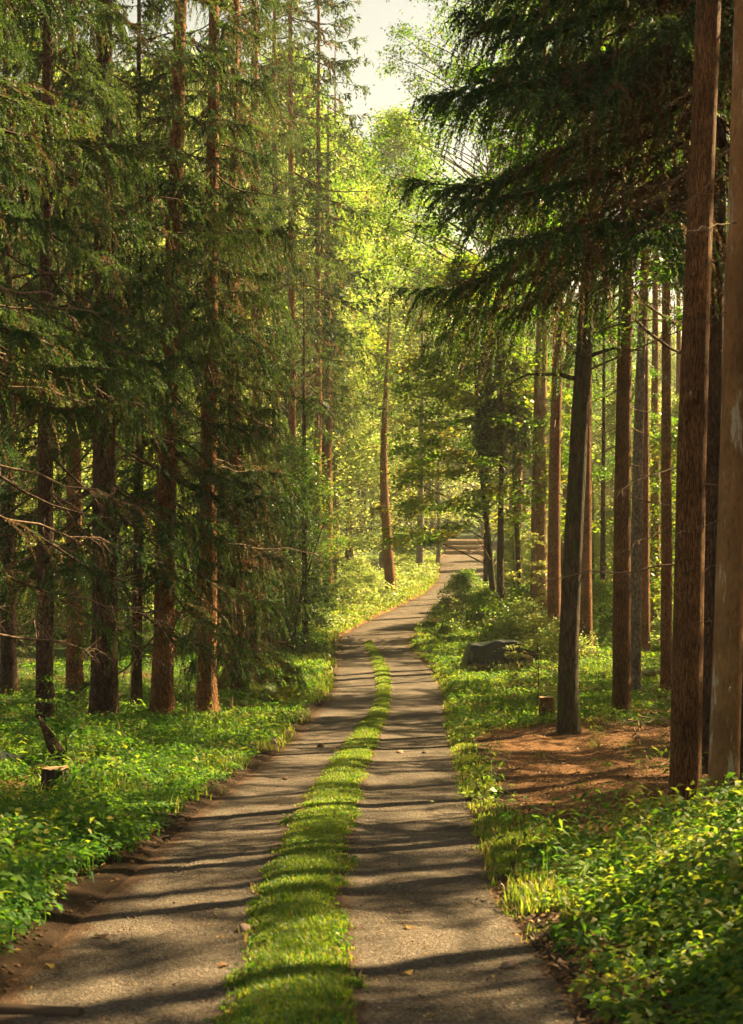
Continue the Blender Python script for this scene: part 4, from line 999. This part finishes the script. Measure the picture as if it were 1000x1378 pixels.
# ------------------------------------------------------------------ single things
def log_mesh(L, r, seed, m='oldwood', end='cutwood', sides=18, bend=.02):
    t = np.linspace(0, 1, 10); q = RS(seed)
    P = np.stack([L * (t - .5), q.normal(0, bend * .3, 10) + bend * np.sin(t * 3), q.normal(0, bend * .2, 10)], 1)
    V, Fq = tube(P, r * (1 - .12 * t), sides, wob=.06, seed=seed)
    mb = MB(); mb.add(V, Fq, 0)
    body = mb.mesh('bark', [M[m]], True)
    ends = []
    for e, sgn in ((0, -1), (9, 1)):
        rr = r * (1 - .12 * t[e]); th = np.linspace(0, PI2, sides, endpoint=False)
        c = P[e] + [sgn * .004, 0, 0]
        ring = np.stack([np.full(sides, c[0]), c[1] + np.cos(th) * rr, c[2] + np.sin(th) * rr], 1)
        V2 = np.vstack([ring, [c + [sgn * .004, 0, 0]]]); F3 = np.stack([np.arange(sides), (np.arange(sides) + 1) % sides, np.full(sides, sides)], 1)
        mb2 = MB(); mb2.add(V2, F3, 0); ends.append(mb2.mesh('cut_end', [M[end]]))
    return body, ends
def log(name, label, loc, L, r, seed, rz, cat='log', group=None, m='oldwood', end='cutwood', ry=0):
    o = empty(name, loc, rz); o.rotation_euler = (0, ry, rz); tag(o, label, cat, group)
    body, ends = log_mesh(L, r, seed, m, end)
    link('bark', body, o); [link('cut_end', e, o) for e in ends]
    return o
# pile across the far end of the road
b = at(627, 749)
base = Vector((b.x, b.y + 3.0, float(G(b.x, b.y + 3.0))))
k = 0
rows = [(0, 5), (1, 4), (2, 3)]
for row, n in rows:
    for j in range(n):
        r_ = .26 - .02 * ((k * 7) % 4)
        lab = ['log resting on the ground in the far log pile', 'log in the middle layer of the far log pile', 'log on top of the far log pile'][row]
        log('stacked_log', 'weathered brown ' + lab, (base.x + RS(k).uniform(-.25, .25), base.y + (j - n / 2) * .5 + row * .25, base.z + .22 + row * .47), 3.5, r_, 500 + k, RS(k + 50).uniform(-.04, .04), 'log', 'weathered logs of the far pile, layer %d' % row, 'pilewood')
        k += 1
log('stacked_log', 'thin peeled log slanting against the front of the far log pile', (base.x + 1.35, base.y - 1.9, base.z + .55), 2.2, .08, 530, .5, 'log', None, 'oldwood', ry=-.3)
b2 = at(549, 735)
for k in range(4):
    log('white_log', ['grey white barkless log lying lowest in the far glade', 'grey white barkless log lying second in the far glade heap', 'grey white barkless log on top of the far glade heap', 'grey white barkless log sticking out of the far glade heap'][k],
        (b2.x + [-.6, -1.0, -.8, -1.6][k], b2.y + [4, 4.7, 4.3, 4.9][k], float(G(b2.x, b2.y + 4)) + [.25, .3, .68, .5][k]), [5.5, 4.5, 5, 3.5][k], .24, 540 + k, [.05, -.1, .12, .5][k], 'log', None, 'palewood', 'palewood', ry=[0, 0, .02, -.25][k])
# fallen logs on the right hand floor
b = at(893, 912); log('fallen_log', 'thin fallen log lying between the furrowed trunk and the pale stem', (b.x, b.y, b.z + .10), 2.3, .09, 551, .1, m='oldwood')
b = at(640, 1000)
# pale broken log at the picture edge
b = at(4, 1035); log('broken_log', 'pale broken log end at the picture edge by the stump', (b.x - .15, b.y, b.z + .17), 1.0, .10, 553, -.5, m='palewood', end='cutwood', ry=.12)
# sticks
stick = [gen_dead_branch('stick', 600 + i, L) for i, L in enumerate((.6, .9, 1.2))]
SPOT = [(215, 1125, 'dead stick at the left road edge among the herbs', 0), (228, 1135, 'short dead stick beside the crumbled soil', 1), (700, 1040, 'dead stick on the brown needle floor near the road', 2), (770, 1060, 'forked dead stick on the brown floor before the furrowed trunk', 0),
        (735, 1022, 'bent dead stick on the brown floor below the dark oak', 1), (845, 1050, 'dead stick lying before the brush heap', 2), (920, 1118, 'straight dead stick at the foot of the furrowed trunk', 1), (665, 1052, 'small dead twig at the right road edge', 0)]
for k, (px, py, lab, v) in enumerate(SPOT):
    b = at(px, py); o = link('fallen_stick', stick[v], None, (b.x, b.y, b.z + .06), (RS(k).uniform(-.3, .3), .12, RS(k).rand() * 6)); tag(o, lab, 'stick')
for k in range(14):
    q = RS(670 + k); px, py = q.uniform(660, 890), q.uniform(1005, 1075); b = at(px, py)
    tag(link('fallen_stick', stick[k % 3], None, (b.x, b.y, b.z + .05), (q.uniform(-.3, .3), .12, q.rand() * 6), q.uniform(.4, .9)), 'thin dead twig strewn on the brown needle floor', 'stick', 'twigs on the brown needle floor')
# brush heap of sticks by the peeled spruce
b = at(868, 992)
for k in range(9):
    q = RS(650 + k); o = link('brush_stick', stick[k % 3], None, (b.x + q.uniform(-.5, .5), b.y + q.uniform(-.3, .3), b.z + .1 + .04 * k), (q.uniform(-.4, .4), q.uniform(-.1, .25), q.rand() * 6.2))
    tag(o, 'dark dead stick in the brush heap by the peeled spruce', 'stick', 'sticks of the brush heap')

def stump(label, px, py, r, h, seed, m='oldwood', flare=.5):
    b = at(px, py); o = empty('tree_stump', b); tag(o, label, 'stump')
    hs = np.array([-.2, 0, .08, .18, .3, h * .8, h]); hs = np.sort(np.clip(hs, -.2, h)); hs = hs + np.arange(7) * 1e-4
    P = np.stack([np.zeros(7), np.zeros(7), hs], 1)
    V, Fq = tube(P, np.full(7, r), 20, wob=.1, seed=seed, flare=flare); mb = MB(); mb.add(V, Fq, 0); link('bark', mb.mesh('bark', [M[m]], True), o)
    ring = V[-20:].copy(); ring[:, 2] += .003 + RS(seed).uniform(0, .02, 20); c = ring.mean(0) + [0, 0, .012]
    mb = MB(); mb.add(np.vstack([ring, [c]]), np.stack([np.arange(20), (np.arange(20) + 1) % 20, np.full(20, 20)], 1), 0); link('cut_face', mb.mesh('cut_face', [M['cutwood']]), o)
    return o
stump('short brown stump in the sunny herbs beside the dark oak', 736, 972, .14, .5, 701, 'bark_red', .3)
stump('cut stump with a lit orange side below the slim dark spruce', 76, 1066, .15, .28, 702, 'bark_moss', .3)
# rotten snag between the slim spruce and its stump
b = at(80, 1038); o = empty('rotten_snag', b); tag(o, 'dark rotten snag leaning between the slim spruce and the cut stump', 'snag')
t = np.linspace(0, 1, 8); P = np.stack([.12 - .42 * t, .1 * t, -.1 + .8 * t], 1)
V, Fq = tube(P, .13 * (1 - .92 * t ** 1.5), 14, wob=.3, seed=77); mb = MB(); mb.add(V, Fq, 0); link('trunk', mb.mesh('trunk', [M['bark_dark']], True), o)
for k in range(3):
    t = np.linspace(0, 1, 5); a = [2.6, 4.2, 5.6][k]
    Q = np.stack([.05 + math.cos(a) * .4 * t, math.sin(a) * .4 * t, .12 - .2 * t], 1); V, Fq = tube(Q, .06 * (1 - .8 * t), 7, wob=.2, seed=k); mb = MB(); mb.add(V, Fq, 0); link('root', mb.mesh('root', [M['bark_dark']], True), o)

# tarp covered wood stack
def tarp():
    b = at(664, 902); o = empty('covered_woodpile', b, .12); tag(o, 'low woodpile under a dark green tarp beside the road', 'woodpile')
    nx, ny = 60, 40; W, Dp, Ht = 1.75, .85, .82
    u = np.linspace(-1.16, 1.16, nx); v = np.linspace(-1.3, 1.3, ny); U, Vv = np.meshgrid(u, v)
    top = Ht * (.92 + .07 * np.sin(U * 2.6 + .6) + .22 * fbm(U * 2, Vv * 2, 1.2, 3))
    ex = np.clip(np.abs(U) - .82, 0, None) / .34; ey = np.clip(np.abs(Vv) - .78, 0, None) / .52
    fall = np.clip(np.maximum(ex, ey), 0, 1)
    fold = .04 * np.sin(U * 6 + 2 * np.sin(Vv * 3) + 1) * fall + .03 * np.sin(U * 15 + 3 * Vv) * fall + .12 * (fbm(U * 3, Vv * 3, 1.5, 8) - .5) * fall
    X = np.sign(U) * np.minimum(np.abs(U), .82 + .12 * ex) * W / 2 * (1 + .16 * fall)
    Y = np.sign(Vv) * np.minimum(np.abs(Vv), .78 + .1 * ey) * Dp / 2 * (1 + .1 * fall) - np.sign(-Vv) * fold
    Z = top * (1 - fall ** 1.1) + fall * (.11 + .07 * np.sin(U * 7 + 1) + .10 * (fbm(U * 2, Vv * 2, 1.5, 5) - .5))
    V = np.stack([X, Y, Z], -1).reshape(-1, 3); i = np.arange(ny - 1)[:, None] * nx; j = np.arange(nx - 1)[None]
    Fq = np.stack([i + j, i + j + 1, i + nx + j + 1, i + nx + j], -1).reshape(-1, 4)
    me = build_mesh('tarp', V, [Fq], [M['tarp']], None, None, True)
    t_ = link('tarp', me, o); md = t_.modifiers.new('thick', 'SOLIDIFY'); md.thickness = .006
    for k in range(5):
        body, ends = log_mesh(1.95, .12, 720 + k, 'pilewood'); lg = link('log', body, o, (.12 + .06 * (k % 2), -.34 + .24 * (k % 3) + .12 * (k // 3), .12 + .21 * (k // 3)))
        for e in ends: link('cut_end', e, lg)
tarp()
b = at(704, 893); log('fallen_log', 'short dark log end lying beside the tarp covered woodpile', (b.x, b.y, b.z + .3), .9, .17, 731, .25, m='bark_dark', ry=.25)

# stones and leaves on the road
def stone(label, px, py, s, seed, name='stone', m='stone'):
    import bmesh
    bm = bmesh.new(); bmesh.ops.create_icosphere(bm, subdivisions=3, radius=1)
    q = RS(seed); k = q.normal(0, 1, (4, 3))
    for v in bm.verts:
        c = np.array(v.co); f = 1 + .18 * sum(math.sin(c @ kk * 2 + i) for i, kk in enumerate(k)) / 2
        v.co = Vector(c * f * np.array([1, .7, .5]) * s)
    me = bpy.data.meshes.new(name); bm.to_mesh(me); bm.free(); me.materials.append(M[m])
    me.polygons.foreach_set('use_smooth', np.ones(len(me.polygons), bool))
    p = at(px, py); z = float(road_z(p.x, p.y))
    return tag(link(name, me, None, (p.x, p.y, z + s * .3), (0, 0, q.rand() * 6)), label, 'stone')
stone('small red brown stone lying in the right wheel lane', 538, 1021, .075, 1)
stone('flat dark stone in the left wheel lane before the grass bends', 432, 1013, .08, 2, m='dirt')
stone('brown stone at the edge of the grass strip', 466, 1015, .065, 3)
stone('small dark clod in the right wheel lane behind the red stone', 571, 1021, .05, 4, m='dirt')
stone('dark stone in the shaded middle of the left lane', 383, 1059, .05, 5, m='dirt')
stone('pale stone at the right road edge near the nettles', 684, 1325, .05, 6)
stone('flat brown stone beside the grass strip near the picture bottom', 329, 1276, .055, 7)
def road_leaf(label, px, py, s, seed, v):
    q = RS(seed); p = at(px, py); z = float(road_z(p.x, p.y)) + .012
    mb = MB(); n = 7; th = np.linspace(0, PI2, n, endpoint=False); rr = s * np.where(np.arange(n) % 2, .55, 1)
    ring = np.stack([np.cos(th) * rr, np.sin(th) * rr * .7, .012 * np.sin(th * 2)], 1)
    V = np.vstack([ring, [[0, 0, .004]]]); mb.add(V, np.stack([np.arange(n), (np.arange(n) + 1) % n, np.full(n, n)], 1), 0, v)
    tag(link('road_leaf', mb.mesh('road_leaf', [M['litter']]), None, (p.x, p.y, z), (0.1, 0.1, q.rand() * 6)), label, 'leaf')
road_leaf('orange brown leaf in the right lane beside the grass strip', 550, 1272, .045, 1, .85)
road_leaf('dark brown leaf in the left lane near the picture bottom', 136, 1284, .06, 2, .3)
road_leaf('yellow green leaf flat on the right lane near the bottom', 547, 1337, .05, 3, 1)
road_leaf('small yellow leaf at the left road edge', 68, 1320, .035, 4, 1)
road_leaf('brown leaf by the left rim of the grass strip', 300, 1330, .05, 5, .5)

# dark timber edge lying across the lane at the bottom corner
b = at(20, 1366)
def beam():
    o = empty('timber_beam', (b.x - .35, b.y - .06, b.z + .055), -.15); tag(o, 'dark timber beam lying at the bottom corner of the road', 'beam')
    for k, (yy, zz, w, h) in enumerate(((0, .0, .05, .05), (-.12, -.012, .045, .035))):
        n = 12; t = np.linspace(-1.0, .72, n); q = RS(k + 90)
        V, Fq = tube(np.stack([t, yy + q.normal(0, .003, n), zz + q.normal(0, .003, n)], 1), np.full(n, w * .8), 8, wob=.1, seed=k)
        V[:, 2] = zz + (V[:, 2] - zz) * h / w; mb = MB(); mb.add(V, Fq, 0)
        e = V[-8:]; mb.add(np.vstack([e, [e.mean(0)]]), np.stack([np.arange(8), (np.arange(8) + 1) % 8, np.full(8, 8)], 1), 0)
        link('rail', mb.mesh('rail', [M['beam']], True), o)
beam()

# ferns
def fern(label, px, py, sc, seed):
    p = at(px, py); o = empty('fern', p, seed); tag(o, label, 'fern'); q = RS(seed)
    for k in range(8):
        L = sc * q.uniform(.75, 1.1); mb = MB(); t = np.linspace(0, 1, 20)
        ax = np.stack([L * .75 * t, 0 * t, L * (1.05 * t - .75 * t ** 2.2)], 1)
        V, Fq = tube(ax, np.interp(t, [0, 1], [.006, .002]), 3); mb.add(V, Fq, 0, .2)
        Tn = unit(np.gradient(ax, axis=0))
        for s in (-1, 1):
            tt = np.linspace(.12, 1, 26); Q = np.stack([np.interp(tt, t, ax[:, i]) for i in range(3)], 1); Tq = np.stack([np.interp(tt, t, Tn[:, i]) for i in range(3)], 1)
            ln = L * .26 * np.sin(np.pi * np.clip(tt * .82 + .16, 0, 1)) ** .9 + .01
            D = unit(Tq * .35 + np.array([0, s, -.12])); Nn = unit(np.cross(D, Tq) * s)
            V, Fq = leaf_quads(Q, D, Nn, ln, ln * .22 + .006, .05); mb.add(V, Fq, 0, np.repeat(q.uniform(.2, 1, len(tt)), 4))
        link('frond', mb.mesh('frond', [M['fern']]), o, None, (q.uniform(-.15, .15), q.uniform(-.2, .25), k * PI2 / 8 + q.normal(0, .2)))
fern('bright fern with tall sunlit fronds at the left verge', 384, 948, .95, 1)
fern('darker fern left of the sunlit one under the hazel', 352, 945, .8, 2)
fern('small fern at the foot of the red brown spruce', 318, 952, .6, 3)

# saplings
def sapling(label, px, py, z0, z1, Rr, ncl, nl, leaf, m, seed, h, varb):
    p = at(px, py); o = empty('sapling', p); tag(o, label, 'sapling')
    me = gen_broad('foliage', seed, z0, z1, Rr, ncl, nl, leaf, m, shape=.8, spread=.22, flat=.08, varb=varb)
    link('foliage', me, o)
    t = np.linspace(0, 1, 7); V, Fq = tube(np.stack([.05 * np.sin(t * 4), .03 * np.sin(t * 5), -.1 + (h + .1) * t], 1), np.interp(t, [0, 1], [.016, .004]), 6); mb = MB(); mb.add(V, Fq, 0); link('stem', mb.mesh('stem', [M['limb']], True), o)
sapling('yellow leaved young sapling with layered twigs in front of the orange trunks', 722, 962, .35, 2.3, .8, 44, 46, .075, 'pale_leaf', 801, 2.3, (.6, 1))
sapling('small leafy sapling by the foot of the slim dark spruce', 72, 1000, .3, 1.3, .4, 14, 24, .07, 'herb', 802, 1.3, (.2, .6))
sapling('low leafy sapling sprouting beside the cut stump', 84, 1030, .2, .7, .35, 12, 20, .09, 'herb', 803, .8, (.2, .6))
sapling('pale leaved seedling at the right road edge before the nettles', 645, 1090, .1, .3, .14, 6, 8, .08, 'pale_leaf', 804, .3, (.2, .5))
sapling('young sapling with yellow green leaves against the orange trunk', 716, 880, 1.4, 4.2, .9, 30, 40, .11, 'pale_leaf', 805, 4.0, (.6, 1))

# ------------------------------------------------------------------ light, air, camera
SUN_EL, SUN_AZ = R(39), math.atan2(.55, .835)      # azimuth measured from +X toward +Y
sd = Vector((math.cos(SUN_AZ) * math.cos(SUN_EL), math.sin(SUN_AZ) * math.cos(SUN_EL), math.sin(SUN_EL)))
sun = bpy.data.lights.new('sun', 'SUN'); sun.energy = 5.0; sun.angle = R(.5); sun.color = (1, .75, .38)
so = bpy.data.objects.new('sun', sun); col.objects.link(so); so.rotation_euler = sd.to_track_quat('Z', 'Y').to_euler()
w = bpy.data.worlds.new('World'); scene.world = w; w.use_nodes = True
nt = w.node_tree; bg = nt.nodes['Background']
sky = nt.nodes.new('ShaderNodeTexSky'); sky.sky_type = 'NISHITA'; sky.sun_disc = False
sky.sun_elevation = SUN_EL; sky.sun_rotation = math.atan2(sd.x, sd.y); sky.air_density = 1.0; sky.dust_density = 0.8; sky.ozone_density = .6
tint = nt.nodes.new('ShaderNodeMix'); tint.data_type = 'RGBA'; tint.blend_type = 'MULTIPLY'; tint.inputs[0].default_value = 1; tint.inputs[7].default_value = (1, .72, .43, 1)
nt.links.new(sky.outputs[0], tint.inputs[6]); nt.links.new(tint.outputs[2], bg.inputs['Color']); bg.inputs['Strength'].default_value = .05

HAZE = 0.00045
if HAZE:
    m, nt, out = mat('forest_haze')
    pv = nt.nodes.new('ShaderNodeVolumePrincipled'); pv.inputs['Color'].default_value = (.95, .92, .82, 1); pv.inputs['Density'].default_value = HAZE; pv.inputs['Anisotropy'].default_value = .3
    nt.links.new(pv.outputs[0], out.inputs['Volume'])
    V = np.array([[x, y, z] for x in (-330, 330) for y in (-70, 490) for z in (-9, 60)], float)
    V = V[[0, 4, 6, 2, 1, 5, 7, 3]]
    me = build_mesh('haze', V, [np.array([[3, 2, 1, 0], [4, 5, 6, 7], [0, 1, 5, 4], [1, 2, 6, 5], [2, 3, 7, 6], [3, 0, 4, 7]])], [m])
    tag(link('haze', me), 'pale warm forest haze filling the air', 'haze', kind='stuff')

cam = bpy.data.cameras.new('camera'); co = bpy.data.objects.new('camera', cam); col.objects.link(co)
co.location = (0, 0, CAM_Z); co.rotation_euler = (R(90), 0, 0)
cam.sensor_fit = 'VERTICAL'; cam.sensor_height = 36; cam.lens = F / 1378 * 36
cam.clip_end = 2000; cam.clip_start = .1
cam.dof.use_dof = True; cam.dof.focus_distance = 32; cam.dof.aperture_fstop = 4.5
scene.camera = co
c = scene.cycles
c.max_bounces = 7; c.diffuse_bounces = 4; c.glossy_bounces = 2; c.transmission_bounces = 5; c.volume_bounces = 0; c.transparent_max_bounces = 4
c.caustics_reflective = False; c.caustics_refractive = False
c.use_adaptive_sampling = True; c.adaptive_threshold = .02; c.use_denoising = True
scene.view_settings.view_transform = 'Standard'; scene.view_settings.look = 'None'; scene.view_settings.exposure = 2.6; scene.view_settings.gamma = 1
